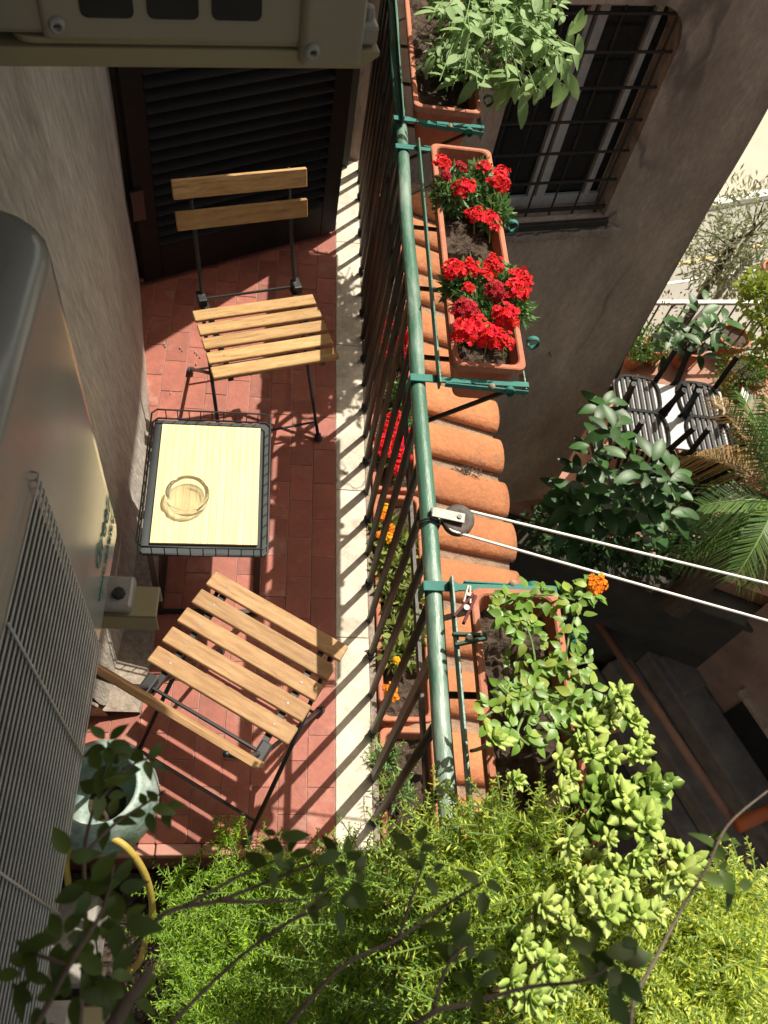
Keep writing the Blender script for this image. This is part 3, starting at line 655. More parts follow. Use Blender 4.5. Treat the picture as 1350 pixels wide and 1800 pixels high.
loop = [(-hw_+.01, -hd_-e), (hw_-.01, -hd_-e), (hw_+e, -hd_+.01), (hw_+e, hd_-.01), (hw_-.01, hd_+e), (-hw_+.01, hd_+e), (-hw_-e, hd_-.01), (-hw_-e, -hd_+.01)]
obj('rim_wire', MB().tube([(x, y, ZT+hr) for x, y in loop+loop[:2]], .0026, 8), M_wire, tb, smooth=True, **k)
obj('rim_wire', MB().tube([(x, y, ZT+.002) for x, y in loop+loop[:2]], .003, 8), M_wire, tb, smooth=True, **k)
vm = MB().tube([(0, 0, 0), (0, 0, hr)], .0016, 6).mesh('upright_wire'); vm.materials.append(M_wire)
for i in range(1, 10):
    for s in (-1, 1):
        o = obj('upright_wire', vm, None, tb, **k); o.location = (-hw_+tw*i/10, s*(hd_+e), ZT)
for i in range(1, 13):
    for s in (-1, 1):
        o = obj('upright_wire', vm, None, tb, **k); o.location = (s*(hw_+e), -hd_+td*i/13, ZT)
for sx in (-1, 1):
    for sy in (-1, 1): obj('leg', MB().bb(sx*(hw_-.022)-.008, sx*(hw_-.022)+.008, sy*(hd_-.02)-.008, sy*(hd_-.02)+.008, 0, ZT-.006), M_black, tb, **k)
    obj('foot_rail', MB().bb(sx*(hw_-.022)-.006, sx*(hw_-.022)+.006, -hd_+.02, hd_-.02, .004, .016), M_black, tb, **k)
for sy in (-1, 1): obj('foot_rail', MB().bb(-hw_+.03, hw_-.03, sy*(hd_-.02)-.006, sy*(hd_-.02)+.006, .004, .016), M_black, tb, **k)
ac_ = W(330, 878, ZT+.01)
at_ = thing('ashtray', 'round clear glass ashtray on the bamboo table top', 'ashtray', (ac_.x, ac_.y, ZT+.0095), R_(20))
def ash():
    b = bmesh.new(); n = 48
    prof = [(0, 0), (.05, 0), (.057, .004), (.0595, .028), (.058, .033), (.052, .034), (.047, .029), (.041, .0075), (.037, .006), (0, .006)]
    rings = []
    for r, z_ in prof:
        if r == 0: rings.append([b.verts.new((0, 0, z_))]); continue
        rr = []
        for q in range(n):
            a = 2*math.pi*q/n; zz = z_
            if z_ > .027:
                dd = min(abs(((a-c+math.pi) % (2*math.pi))-math.pi) for c in (.3, 1.87, 3.44, 5.0))
                if dd < .14: zz = z_-.008*(math.cos(dd/.14*math.pi/2))
            rr.append(b.verts.new((r*math.cos(a), r*math.sin(a), zz)))
        rings.append(rr)
    for a, c in zip(rings, rings[1:]):
        for q in range(n):
            if len(a) == 1: b.faces.new((a[0], c[(q+1) % n], c[q]))
            elif len(c) == 1: b.faces.new((a[q], a[(q+1) % n], c[0]))
            else: b.faces.new((a[q], a[(q+1) % n], c[(q+1) % n], c[q]))
    bmesh.ops.recalc_face_normals(b, faces=b.faces)
    me = bpy.data.meshes.new('bowl'); b.to_mesh(me); b.free(); me.polygons.foreach_set('use_smooth', [True]*len(me.polygons)); return me
obj('glass_bowl', ash(), M_glass, at_, world=False)
# ================================================================= LOWER AC UNIT (front faces the railing)
AX = -.2443; AZ0, AZ1 = 1.147, 1.735; AY1 = .775; AY0 = AY1-.86; AXB = AX-.30
u1 = thing('air_conditioner', 'white outdoor air conditioner with wire fan grille and teal lettering on the wall', 'air conditioner', ((AX+AXB)/2, (AY0+AY1)/2, AZ0))
def rrect(x0, x1, y0, y1, r, n=6):
    out = []
    for (cx, cy, a0) in ((x1-r, y1-r, 0), (x0+r, y1-r, 90), (x0+r, y0+r, 180), (x1-r, y0+r, 270)):
        for q in range(n+1): a = R_(a0+90*q/n); out.append((cx+r*math.cos(a), cy+r*math.sin(a)))
    return out
def casing(x0, x1, y0, y1, z0, z1, r=.075):
    b = bmesh.new(); lay = [(z0, 0), (z1-.03, 0)]+[(z1-.03+.03*math.sin(a), .03*(1-math.cos(a))) for a in [q*math.pi/12 for q in range(1, 7)]]; rings = []
    for z_, ins in lay: rings.append([b.verts.new((x, y, z_)) for x, y in rrect(x0+ins, x1-ins, y0+ins, y1-ins, r)])
    n = len(rings[0])
    for a, c in zip(rings, rings[1:]):
        for q in range(n): b.faces.new((a[q], a[(q+1) % n], c[(q+1) % n], c[q]))
    b.faces.new(list(reversed(rings[0]))); b.faces.new(rings[-1]); bmesh.ops.recalc_face_normals(b, faces=b.faces)
    me = bpy.data.meshes.new('casing'); b.to_mesh(me); b.free(); return me
cs = casing(AXB, AX, AY0, AY1, AZ0, AZ1)
for p in cs.polygons: p.use_smooth = len(p.vertices) == 4
o = obj('casing', cs, M_ac, u1); o.modifiers.new('e', 'EDGE_SPLIT').split_angle = R_(35)
g1 = WX(55, 832, AX); gz1 = g1.z; gz0 = WX(190, 1165, AX).z; gy1 = g1.y; gy0 = AY0+.06
gz0 = max(gz0, AZ0+.03)
obj('fan_dark_plate', MB().bb(AX-.004, AX+.0015, gy0, gy1-.012, gz0, gz1-.025), M_fins, u1)  # black plate on the solid casing, in place of a shaded hollow
fr_ = MB().lathe([(.0, .002), (.07, .002), (.075, .0)], (0, 0, 0), 24)
gl = obj('fan_grille', MB().tube([(AX+.0055, gy1-.004, gz1), (AX+.0055, gy1-.004, gz0)], .0015, 6), M_grille, u1)
nw = 30; wmz = MB().tube([(AX, gy1+.002, 0), (AX+.006, gy1+.001, 0), (AX+.0085, gy1-.003, 0), (AX+.009, gy1-.015, 0), (AX+.009, gy0, 0)], .00125, 6).mesh('wire', True); wmz.materials.append(M_grille)
for i in range(nw):
    o = obj('wire', wmz, None, gl); o.location = Vector(o.location)+Vector((0, 0, gz0+(gz1-gz0)*i/(nw-1)))
for yy in (gy1-.17, gy1-.36, gy1-.55):
    obj('rib', MB().tube([(AX+.0125, yy, gz1+.004), (AX+.0125, yy, gz0-.004)], .0015, 6), M_grille, gl, smooth=True)
def lettering(body, size, p, parent, name):
    c = bpy.data.curves.new(name, 'FONT'); c.body = body; c.size = size; c.extrude = .0004; c.resolution_u = 3; c.shear = .15
    t = bpy.data.objects.new('tmp', c); C.objects.link(t); dg = bpy.context.evaluated_depsgraph_get(); me = bpy.data.meshes.new_from_object(t.evaluated_get(dg))
    bpy.data.objects.remove(t); me.materials.clear(); me.materials.append(M_letter)
    mw = Matrix.Translation(p) @ Matrix(((0, 0, 1), (1, 0, 0), (0, 1, 0))).to_4x4()
    return obj(name, me, None, parent, mw=mw)
ga, gb = WX(172, 1010, AX), WX(190, 885, AX)
lettering('Green', .05, Vector((AX+.0012, ga.y, ga.z)), u1, 'lettering')
wa, wb = WX(174, 1062, AX), WX(203, 868, AX)
lettering('www.salvatt.com', .0265, Vector((AX+.0012, wa.y, wa.z)), u1, 'small_lettering')
# its support: bracket arms from the wall with a rubber foot
for yy in (W(235, 1062, 1.1).y, AY0+.1):
    b = MB(); b.bb(-.79, AX+.075, yy-.028, yy-.024, AZ0-.085, AZ0-.035); b.bb(-.79, AX+.075, yy-.028, yy+.028, AZ0-.039, AZ0-.035); b.bb(-.79, AX+.075, yy+.024, yy+.028, AZ0-.085, AZ0-.035)
    br = obj('support_arm', b, M_acpan, u1, bevel=.002)
    obj('foot_plate', MB().bb(AX-.03, AX+.038, yy-.024, yy+.034, AZ0-.034, AZ0-.012), M_zinc, br, bevel=.006)
    obj('bolt', MB().lathe([(0, .01), (.009, .009), (.011, 0)], (AX+.016, yy, AZ0-.013), 8), M_black, br)
# ================================================================= UPPER AC UNIT (its side faces the camera)
UD = .5; uz = H-UD
ul, ur = W(30, 118, uz), W(640, 122, uz)
uy = (ul.y+ur.y)/2-.0; dirx = (ur-ul).normalized(); uw = (ur-ul).length
u2 = thing('air_conditioner', 'dusty cream underside corner of an air conditioner hung over the shutter', 'air conditioner', ((ul.x+ur.x)/2, uy, uz), math.atan2(dirx.y, dirx.x))
k = dict(world=False); hw2 = uw/2
obj('base_pan', MB().prism(rrect(-hw2, hw2-.012, .004, .8, .02), .0205, .028), M_acpan, u2, bevel=.002, **k)
obj('casing', MB().prism(rrect(-hw2-.1, hw2-.016, .006, .79, .03), .0285, .56), M_acold, u2, bevel=.006, **k)
obj('side_panel', MB().prism(rrect(-hw2+.03, hw2-.07, -.0005, .02, .006), .026, .5), M_acold, u2, bevel=.005, **k)
obj('valve_cover', MB().prism(rrect(hw2-.075, hw2-.006, -.012, .02, .011), .008, .3), M_acold, u2, bevel=.004, **k)
for xx, zz, yy in ((hw2-.062, .026, -.0125), (-hw2+.045, .042, -.001)):
    s = MB(); s.lathe([(.0, .0015), (.0035, .002), (.004, .0045), (.0065, .004), (.0085, .0)], (0, 0, 0), 18); me = s.mesh('screw', True); me.materials.append(M_zinc)
    o = obj('screw', me, None, u2, **k); o.location = (xx, yy, zz); o.rotation_euler = (R_(90), 0, 0)
    obj('screw_slot', MB().bb(xx-.0028, xx+.0028, yy-.004, yy-.001, zz-.0006, zz+.0006), M_black, u2, **k)
for q in range(8):
    for c_ in range(3):
        x0 = -hw2+.068+c_*.0625
        sm_ = MB().prism(rrect(x0, x0+.05, 0, .028, .007), 0, .0012).mesh('vent_slot'); sm_.materials.append(M_fins)
        o = obj('vent_slot', sm_, None, u2, **k); o.rotation_euler = (R_(90), 0, 0); o.location = (0, -.0006, .05+q*.04)  # flat black shapes on the panel, in place of shaded holes
for yy in (.02, .7):
    am = MB(); am.add([(-hw2-.6, yy-.02, 0), (hw2-.004, yy-.02, 0), (hw2+.016, yy-.02, .014), (hw2+.016, yy-.02, .02), (-hw2-.6, yy-.02, .02)]+[(-hw2-.6, yy+.02, 0), (hw2-.004, yy+.02, 0), (hw2+.016, yy+.02, .014), (hw2+.016, yy+.02, .02), (-hw2-.6, yy+.02, .02)],
        [(0, 1, 2, 3, 4), (9, 8, 7, 6, 5), (0, 5, 6, 1), (1, 6, 7, 2), (2, 7, 8, 3), (3, 8, 9, 4), (4, 9, 5, 0)])
    ar = obj('support_arm', am, M_acpan, u2, bevel=.002, **k)
    obj('foot', MB().bb(hw2-.012, hw2+.014, yy-.014, yy+.03, .021, .044), M_zinc, ar, bevel=.005, **k)
    obj('bolt', MB().lathe([(0, .012), (.007, .011), (.009, 0)], (hw2+.003, yy+.004, .044), 8), M_zinc, ar, **k)
# ================================================================= PULLEY AND CLOTHES LINE
pc = W(805, 915, ZR+.02)
pl = thing('pulley', 'black clothes line pulley wired to the green handrail', 'pulley', pc)
pe1, pe2 = W(1350, 1020, ZR-.02), W(1350, 1085, ZR-.02)
dl = ((pe1+pe2)/2-pc).normalized()
wheel = []
lx = Vector((dl.x, dl.y, 0)).normalized(); ly = Vector((-lx.y, lx.x, 0))
b = MB().lathe([(.0, .006), (.02, .006), (.033, .009), (.034, .007), (.03, .003), (.03, -.003), (.034, -.007), (.033, -.009), (.02, -.006), (0, -.006)], (0, 0, 0), 36)
me = b.mesh('wheel', True); me.materials.append(M_cast)
tilt = Matrix.Rotation(R_(12), 4, lx)
o = obj('wheel', me, None, pl, mw=Matrix.Translation(pc) @ tilt)
pb = MB(); a0 = pc-lx*.058
for s in (-.0125, .0125): pb.beam(a0+Vector((0, 0, s)), pc+lx*.012+Vector((0, 0, s)), .024, .003)
pb.beam(a0+Vector((0, 0, -.0125)), a0+Vector((0, 0, .0125)), .024, .003, (1, 0, 0))
obj('strap', pb, M_zinc, pl, bevel=.001)
obj('axle', MB().tube([pc-Vector((0, 0, .017)), pc+Vector((0, 0, .017))], .005, 10), M_black, pl)
wt = MB()
for q in range(2): wt.tube([(XR+.023*math.cos(a), pc.y-.004+.006*q+.004*math.sin(a*2), ZR+.023*math.sin(a)) for a in [j*math.pi/8 for j in range(17)]], .0022, 6)
wt.tube([(XR+.022, pc.y, ZR), tuple(a0)], .003, 6); obj('tie_wire', wt, M_black, pl)
far1 = pe1+(pe1-(pc+ly*.03))*3.5; far2 = pe2+(pe2-(pc-ly*.03))*3.5
cl = thing('clothes_line', 'white plastic clothes line stretched from the pulley over the alley', 'clothes line', pc)
def sag(a, b_, n=14): return [a.lerp(b_, i/n)+Vector((0, 0, -.02*math.sin(math.pi*i/n))) for i in range(n+1)]
arc = [pc+(ly*math.cos(a)-lx*math.sin(a))*.0305 for a in [j*math.pi/10 for j in range(1, 10)]]
obj('rope', MB().tube(sag(far1, pc+ly*.0305)+arc+sag(pc-ly*.0305, far2), .0031, 8), M_rope, cl, smooth=True)
# clothes pegs on the inner bar of the third holder
def peg(label, p, d, m, s=1.0):
    t = thing('clothes_peg', label, 'clothes peg', p, group=None)
    d = Vector(d).normalized(); n = Vector((-d.y, d.x, 0)); 
    for sgn in (-1, 1):
        b = MB(); b.beam(Vector(p)+n*sgn*.004*s-d*.03*s+n*sgn*.007*s, Vector(p)+n*sgn*.003*s+d*.035*s, .006*s, .011); obj('arm', b, m, t, bevel=.001)
    obj('spring', MB().tube([Vector(p)+Vector((0, 0, .007)), Vector(p)-Vector((0, 0, .007))], .006*s, 10), M_zinc, t)
px3 = B3[0]-.0315
peg('dark red clothes peg clipped on the planter holder bar', W(819, 1070, ZB), (.6, .9, 0), mat('maroon_plastic', (.09, .012, .016), None, 8, .6, spec=.2))
peg('white clothes peg clipped beside the dark red one', W(822, 1047, ZB), (.2, 1, 0), mat('ivory_plastic', (.6, .55, .46), None, 8, .6, spec=.2), .6)
peg('dark green clothes peg clipped across the planter holder bar', W(824, 1122, ZB), (1, .12, 0), mat('dark_green_plastic', (.03, .075, .05), None, 8, .6, spec=.2))
# ================================================================= CELADON POT, HOSE, STONE
pp = W(172, 1382, .3)
pt = thing('ceramic_pot', 'celadon glazed ceramic pot with rounded rim under the air conditioner', 'pot', (pp.x, pp.y, 0))
prof = [(.0, .0), (.07, .0), (.1, .05), (.125, .13), (.132, .2), (.122, .265), (.106, .296), (.094, .308), (.087, .306), (.084, .285), (.095, .25), (.1, .16), (.0, .12)]
obj('body', MB().lathe(prof, (pp.x, pp.y, 0), 48), M_celadon, pt, smooth=True)
obj('soil', MB().lathe([(0, .142), (.05, .138), (.098, .135)], (pp.x, pp.y, 0), 24), M_soil, pt)
hs = [W(120, 1555, .02), W(118, 1500, .1), W(150, 1462, .22), W(200, 1475, .26), W(232, 1500, .24), W(258, 1545, .16), W(268, 1600, .05), W(258, 1640, -.05), W(245, 1690, -.12), W(215, 1720, -.16)]
def smoothpath(p, n=6):
    out = []
    for i in range(len(p)-1):
        p0, p1, p2, p3 = p[max(i-1, 0)], p[i], p[i+1], p[min(i+2, len(p)-1)]
        for q in range(n):
            t = q/n; out.append(.5*((2*p1)+(p2-p0)*t+(2*p0-5*p1+4*p2-p3)*t*t+(3*p1-p0-3*p2+p3)*t**3))
    return out+[p[-1]]
obj_h = obj('garden_hose', MB().tube(smoothpath(hs), .0085, 12), M_hose, smooth=True); tag(obj_h, 'yellow garden hose curling over the red tiled edge', 'hose')
# lower planting bed beyond the near edge of the floor
lb = MB(); lb.bb(-.95, .345, -1.3, Y0F-.05, -.5, -.28); struct('planting_bed', lb, M_cement)
bedt = thing('bed_soil', 'dark soil of the planting bed below the tiled edge', 'soil', (-.2, 0, -.28)); bedt['kind'] = 'stuff'
soilsheet(bedt, -.9, .33, -1.0, Y0F-.06, -.24, .02)
sp = W(125, 1650, -.05)
stb = MB().box((sp.x, sp.y, -.14), (.11, .2, .2)); tag(obj('concrete_block', stb, M_stone, bevel=.01), 'grey concrete block beside the yellow hose', 'block')
rk = bmesh.new(); bmesh.ops.create_icosphere(rk, subdivisions=3, radius=.06)
for v in rk.verts: v.co = Vector((v.co.x*1.2, v.co.y*.8, v.co.z*.7))*(1+.25*math.sin(v.co.x*60)*math.cos(v.co.y*50)+U(-.05, .05))
me = bpy.data.meshes.new('rock'); rk.to_mesh(me); rk.free(); o = obj('rock', me, M_stone); o.location = W(565, 1755, -.16); tag(o, 'pale grey rock lying in the fern bed', 'rock')
# ================================================================= TERRACE, ALLEY
TZ = -4.4
t0, t1 = W(945, 900, TZ), W(1240, 1008, TZ); te = (t1-t0).normalized(); tn = Vector((-te.y, te.x, 0))
f0, f1 = W(1150, 532, TZ+.85), W(1300, 532, TZ+.85)
tp_ = [t0-te*2.5, t1+te*4.5, Vector((f1.x+5, f1.y+.25, 0)), Vector((f0.x-2, f0.y-.05, 0))]
tr = MB().prism([(v.x, v.y) for v in tp_], GZ-.1, TZ)
struct('terrace', tr, M_teracefl)
# low dark parapet along the near side of the terrace
pw = thing('parapet', 'dark parapet wall between the sunny terrace and the alley', 'wall', t0)
b = MB(); strip(b, t0, te, tn, -2.4, 4.4, -.28, -.02, GZ, TZ-.25); obj('wall', b, M_darkwall, pw)
b = MB(); strip(b, t0, te, tn, -2.4, 4.4, -.33, .0, TZ-.245, TZ-.17); obj('coping', b, M_darkwall, pw, bevel=.02)
# terrace fence
fe = thing('terrace_fence', 'white topped metal fence between the terrace plants and the street', 'fence', (f0.x, f0.y, TZ))
fd_ = (f1-f0).normalized()
obj('top_rail', MB().beam(f0-fd_*.5, f0+fd_*4, .05, .035), M_white, fe)
obj('lower_rail', MB().beam(f0-fd_*.5-Vector((0, 0, .75)), f0+fd_*4-Vector((0, 0, .75)), .03, .03), M_bar, fe)
for k in range(26):
    p = f0+fd_*(-.4+.16*k); obj('bar', MB().tube([p, p-Vector((0, 0, .85))], .011, 6), M_bar, fe)
# table with upturned chairs
tz = TZ+.72
tq = [W(1098, 748, tz), W(1150, 682, tz), W(1290, 700, tz), W(1215, 800, tz)]
tcn = sum(tq, Vector((0, 0, 0)))/4
td_ = (tq[2]-tq[1]).normalized(); tang = math.atan2(td_.y, td_.x)
tt = thing('terrace_table', 'grey topped table on the lower terrace under upturned chairs', 'table', (tcn.x, tcn.y, TZ), tang)
obj('table_top', MB().bb(-.62, .56, -.42, .42, .69, .72), M_tabletop, tt, world=False, bevel=.01)
for sx in (-1, 1):
    for sy in (-1, 1): obj('leg', MB().bb(sx*.62-.025, sx*.62+.025, sy*.35-.025, sy*.35+.025, 0, .69), M_plast, tt, world=False)
def mono_chair():
    parts = {}
    b = MB()
    for k in range(6):
        x = -.15+.06*k; yy = .225*(1-abs(x/.235)**3)**.4; b.bb(x-.016, x+.016, -yy, yy, .412, .424)
    b.tube([(.225*math.copysign(abs(math.cos(a))**.6, math.cos(a)), .235*math.copysign(abs(math.sin(a))**.6, math.sin(a)), .418) for a in [q*math.pi/14 for q in range(29)]], .02, 8); parts['seat'] = b
    b = MB()
    for k in range(7):
        a = -.5+k/6; x = a*.36; y = .24+.05*(1-4*a*a)*.6; b.beam((x, y, .44), (x*1.08, y+.1, .78), .03, .008, (0, 1, 0))
    b.tube([(-.235, .21, .43), (-.24, .27, .62), (-.22, .32, .76), (-.12, .37, .83), (0, .385, .845), (.12, .37, .83), (.22, .32, .76), (.24, .27, .62), (.235, .21, .43)], .02, 8); parts['backrest'] = b
    for s in (-1, 1):
        b = MB(); b.tube([(s*.27, .24, .62), (s*.285, .05, .66), (s*.28, -.17, .65), (s*.265, -.23, .6), (s*.25, -.24, .43)], .02, 8); parts['armrest%d' % s] = b
        for sy in (-1, 1):
            b = MB(); b.beam((s*.215, sy*.21, .42), (s*.255, sy*.27, 0), .05, .03, (s, sy, 0)); b.beam((s*.215, sy*.21, .42), (s*.255, sy*.27, 0), .03, .055, (s, sy, 0)); parts['leg%d%d' % (s, sy)] = b
    return {k.rstrip('-1234567890'): None for k in ()} , parts
_, mp = mono_chair(); mono = {k: v.mesh(k) for k, v in mp.items()}
for v in mono.values(): v.materials.append(M_plast)
def place_mono(label, x, y, rz):
    p = Vector((tcn.x, tcn.y, 0))+Matrix.Rotation(tang, 3, 'Z') @ Vector((x, y, 0))
    t = thing('plastic_chair', label, 'chair', (p.x, p.y, tz+.002), 0, 'black plastic chairs upturned on the terrace table')
    M = Matrix.Rotation(tang+rz, 4, 'Z') @ Matrix.Translation((0, 0, .432)) @ Matrix.Rotation(math.pi, 4, 'Y')
    for k_, me in mono.items():
        o = obj(k_.rstrip('-1234567890'), me, None, t, world=False); o.matrix_local = M
cl_ = 'black plastic chair turned upside down on the grey terrace table'
place_mono(cl_+' by the house corner', -.38, .22, 0); place_mono(cl_+' facing the round bush', .28, .24, 0); place_mono(cl_+' above the dark rubber plant', -.36, -.24, math.pi); place_mono(cl_+' beside the dry palm frond', .3, -.22, math.pi)
# ---- plant helpers
def leaves(t, me_list, pts, name='leaf', size=(.8, 1.2), up=.3, spread=None):
    for (p, d) in pts:
        n = Vector((U(-.5, .5), U(-.5, .5), 1)); o = obj(name, random.choice(me_list), None, t, mw=orient(p, d, n, U(*size)))
def pot_mb(r, h): return MB().lathe([(0, 0), (r*.66, 0), (r*.92, h*.82), (r*1.04, h*.82), (r*1.04, h), (r*.9, h), (r*.86, h*.86), (0, h*.84)], (0, 0, 0), 24)
def pot(label, p, r, h, m=M_pot):
    t = thing('flower_pot', label, 'pot', p, group='clay pots on the terrace'); obj('body', pot_mb(r, h), m, t, world=False, smooth=False)
    obj('soil', MB().lathe([(0, h*.88), (r*.87, h*.87)], (0, 0, 0), 16), M_soil, t, world=False); return t
def smalls(n, cen, rad, l, wd, shell=.55):
    """n small leaves in an ellipsoid -> quads"""
    V = np.empty((n, 4, 3)); d = rng.normal(size=(n, 3)); d /= np.linalg.norm(d, axis=1)[:, None]
    r = rng.uniform(shell, 1, n)**.6; c = np.asarray(cen)+d*r[:, None]*np.asarray(rad)*(1+.16*np.sin(5*d[:, :1]+3*d[:, 1:2])+.12*np.sin(9*d[:, 1:2]))
    a = d+rng.normal(0, .7, (n, 3)); a /= np.linalg.norm(a, axis=1)[:, None]
    b = np.cross(a, rng.normal(size=(n, 3))); b /= np.linalg.norm(b, axis=1)[:, None]
    L = l*rng.uniform(.7, 1.25, n)[:, None]
    V[:, 0] = c; V[:, 1] = c+a*L*.5+b*wd*.5; V[:, 2] = c+a*L; V[:, 3] = c+a*L*.5-b*wd*.5
    return V.reshape(-1, 3), np.arange(n*4).reshape(n, 4)
def joinbulk(parts):
    V = []; Fq = []; o = 0
    for v, f in parts: V.append(v); Fq.append(f+o); o += len(v)
    return np.vstack(V), np.vstack(Fq)
def blob(name, label, cat, base, blobs, m, l, wd, trunk=None, group=None, tm=M_bark, tr=.02):
    t = thing(name, label, cat, base, group=group)
    V, Fq = joinbulk([smalls(n, c, r, l, wd) for (n, c, r) in blobs]); bulk('foliage', V, Fq, m, t, 'stuff')
    tb_ = MB(); 
    for (n, c, r) in blobs:
        p0 = Vector(base); p2 = Vector(c); pm = p0.lerp(p2, .5)+Vector((U(-.05, .05), U(-.05, .05), .05))
        tb_.tube([p0, pm, p2], [tr, tr*.7, tr*.3], 6)
        for q in range(5):
            e_ = p2+Vector((U(-1, 1)*r[0], U(-1, 1)*r[1], U(-.4, 1)*r[2]))*.75; tb_.tube([pm.lerp(p2, U(.3, 1)), e_], [tr*.35, tr*.12], 5)
    obj('stem', tb_, tm, t)['kind'] = 'stuff'; return t
ficus = [leaf_mesh('ficus_leaf%d' % k, .2, .1, .25, .12+.1*k, 6, 'ellip', L_ficus) for k in range(3)]
def ficus_plant(label, base, clusters, n, s=1.0):
    t = thing('rubber_plant', label, 'plant', base, group='rubber plants on the terrace')
    st = MB()
    for (px, py, z, r) in clusters:
        c = W(px, py, z); pm = Vector(base).lerp(c, .6)+Vector((U(-.1, .1), U(-.1, .1), .1)); st.tube([Vector(base), pm, c], [.025, .018, .008], 6)
        for k in range(n):
            a = k*2.4+U(-.3, .3); f = k/n; el = U(-.2, .7)
            d = Vector((math.cos(a)*math.cos(el), math.sin(a)*math.cos(el), math.sin(el)))
            p = c+Vector((0, 0, -r*.9+1.5*r*f))+d*U(.02, .35)*r
            obj('leaf', random.choice(ficus), None, t, mw=orient(p, d+Vector((0, 0, U(-.35, .1))), Vector((-d.x*.4, -d.y*.4, 1)), s*U(.75, 1.15)))
    obj('stem', st, M_bark, t)['kind'] = 'stuff'; return t
ficus_plant('dark glossy rubber plant filling the near edge of the terrace', W(1090, 905, TZ), [(1140, 825, -2.3, .16), (1175, 845, -2.4, .16), (1095, 865, -2.6, .25), (1130, 890, -2.7, .3), (1050, 885, -2.8, .3), (1005, 895, -3.0, .3), (1170, 900, -2.8, .25), (1080, 915, -3.2, .35), (1140, 925, -3.2, .35), (1020, 925, -3.3, .3)], 15)
ficus_plant('rubber plant with broad leaves standing against the house corner', W(1045, 800, TZ), [(1080, 755, -2.2, .12), (1062, 715, -2.5, .1), (1050, 780, -2.5, .2), (1035, 815, -2.8, .25), (1010, 850, -3.0, .25)], 9)
ficus_plant('potted rubber plant standing in front of the terrace fence', W(1195, 632, TZ+.3), [(1195, 575, TZ+1.1, .3), (1225, 560, TZ+1.2, .3), (1240, 600, TZ+.8, .28), (1180, 600, TZ+.8, .3), (1262, 575, TZ+1.0, .25)], 12, .95)
pot('round clay pot under the rubber plant by the fence', W(1195, 640, TZ), .17, .32)
pot('wide clay pot at the foot of the fence beside the rubber plant', W(1270, 622, TZ), .2, .3)
pot('small clay pot with a leafy herb beside the house corner', W(1140, 632, TZ), .15, .26)
pot('small clay pot half hidden behind the house corner', W(1108, 642, TZ), .13, .24)
pot('large orange clay pot holding the round green bush', W(1287, 690, TZ), .24, .4)
pot('clay pot standing under the palm fronds', W(1335, 780, TZ), .2, .36)
pot('orange clay pot with trailing yellow creeper', W(1345, 508, TZ+.6), .18, .3)
blob('potted_herb', 'light green leafy herb in a small clay pot by the house corner', 'plant', W(1140, 625, TZ+.24), [(700, W(1140, 605, TZ+.45), (.2, .2, .22)), (300, W(1120, 612, TZ+.35), (.14, .14, .16))], L_bush, .045, .02)
blob('round_bush', 'round fine leaved green bush in the large orange pot', 'bush', W(1290, 680, TZ+.36), [(1500, W(1302, 655, TZ+.6), (.3, .28, .26)), (500, W(1325, 670, TZ+.5), (.25, .22, .2))], L_bush, .035, .014)
blob('yellow_creeper', 'yellow green creeper climbing at the end of the fence', 'plant', W(1350, 640, TZ), [(260, W(1340, 525, TZ+1.2), (.2, .18, .24)), (220, W(1348, 570, TZ+1.0), (.18, .18, .24)), (200, W(1355, 625, TZ+.8), (.16, .16, .3)), (140, W(1325, 500, TZ+1.3), (.12, .12, .14))], L_yellow, .08, .05)
blob('street_tree', 'sparse grey green olive tree on the street behind the fence', 'tree', W(1262, 520, GZ), [(900, W(1290, 410, -4.0), (.75, .8, .6)), (650, W(1320, 450, -4.2), (.6, .6, .6)), (500, W(1262, 440, -4.2), (.5, .5, .45)), (450, W(1330, 390, -3.7), (.5, .5, .5)), (450, W(1280, 470, -4.6), (.5, .5, .4))], L_olive, .11, .026, tr=.045)
po = W(1205, 590, GZ); tag(obj('street_post', MB().tube([W(1288, 432, -4.0), Vector(W(1288, 432, -4.0))-Vector((0, 0, 2.6))], .06, 10), M_iron), 'dark wooden post standing behind the terrace fence', 'post')
blob('dry_twigs', 'bare reddish twigs beside the house corner above the fence', 'plant', W(1160, 590, TZ), [(160, W(1165, 560, TZ+.7), (.25, .25, .3))], mat('brown_leaf', (.12, .06, .04), None, 20, .8), .05, .02, tr=.012)
blob('evergreen_shrub', 'dark evergreen shrub growing along the parapet under the rubber plant', 'shrub', W(1080, 955, TZ), [(700, W(1000, 925, TZ+.5), (.35, .25, .35)), (800, W(1080, 940, TZ+.5), (.4, .25, .4)), (700, W(1160, 955, TZ+.5), (.4, .25, .4)), (500, W(1230, 960, TZ+.5), (.3, .25, .3))], leafmat('shrub_leaf', (.03, .075, .02), (.05, .11, .03), .2, .3), .1, .045)
blob('leafy_shrub', 'dark leafy shrub in the shade between the table and the palm', 'shrub', W(1275, 800, TZ), [(500, W(1262, 805, TZ+.35), (.28, .24, .3)), (500, W(1300, 780, TZ+.4), (.28, .24, .3)), (400, W(1240, 850, TZ+.3), (.25, .22, .25))], leafmat('shrub_leaf', (.03, .075, .02), (.05, .11, .03), .2, .3), .11, .05)
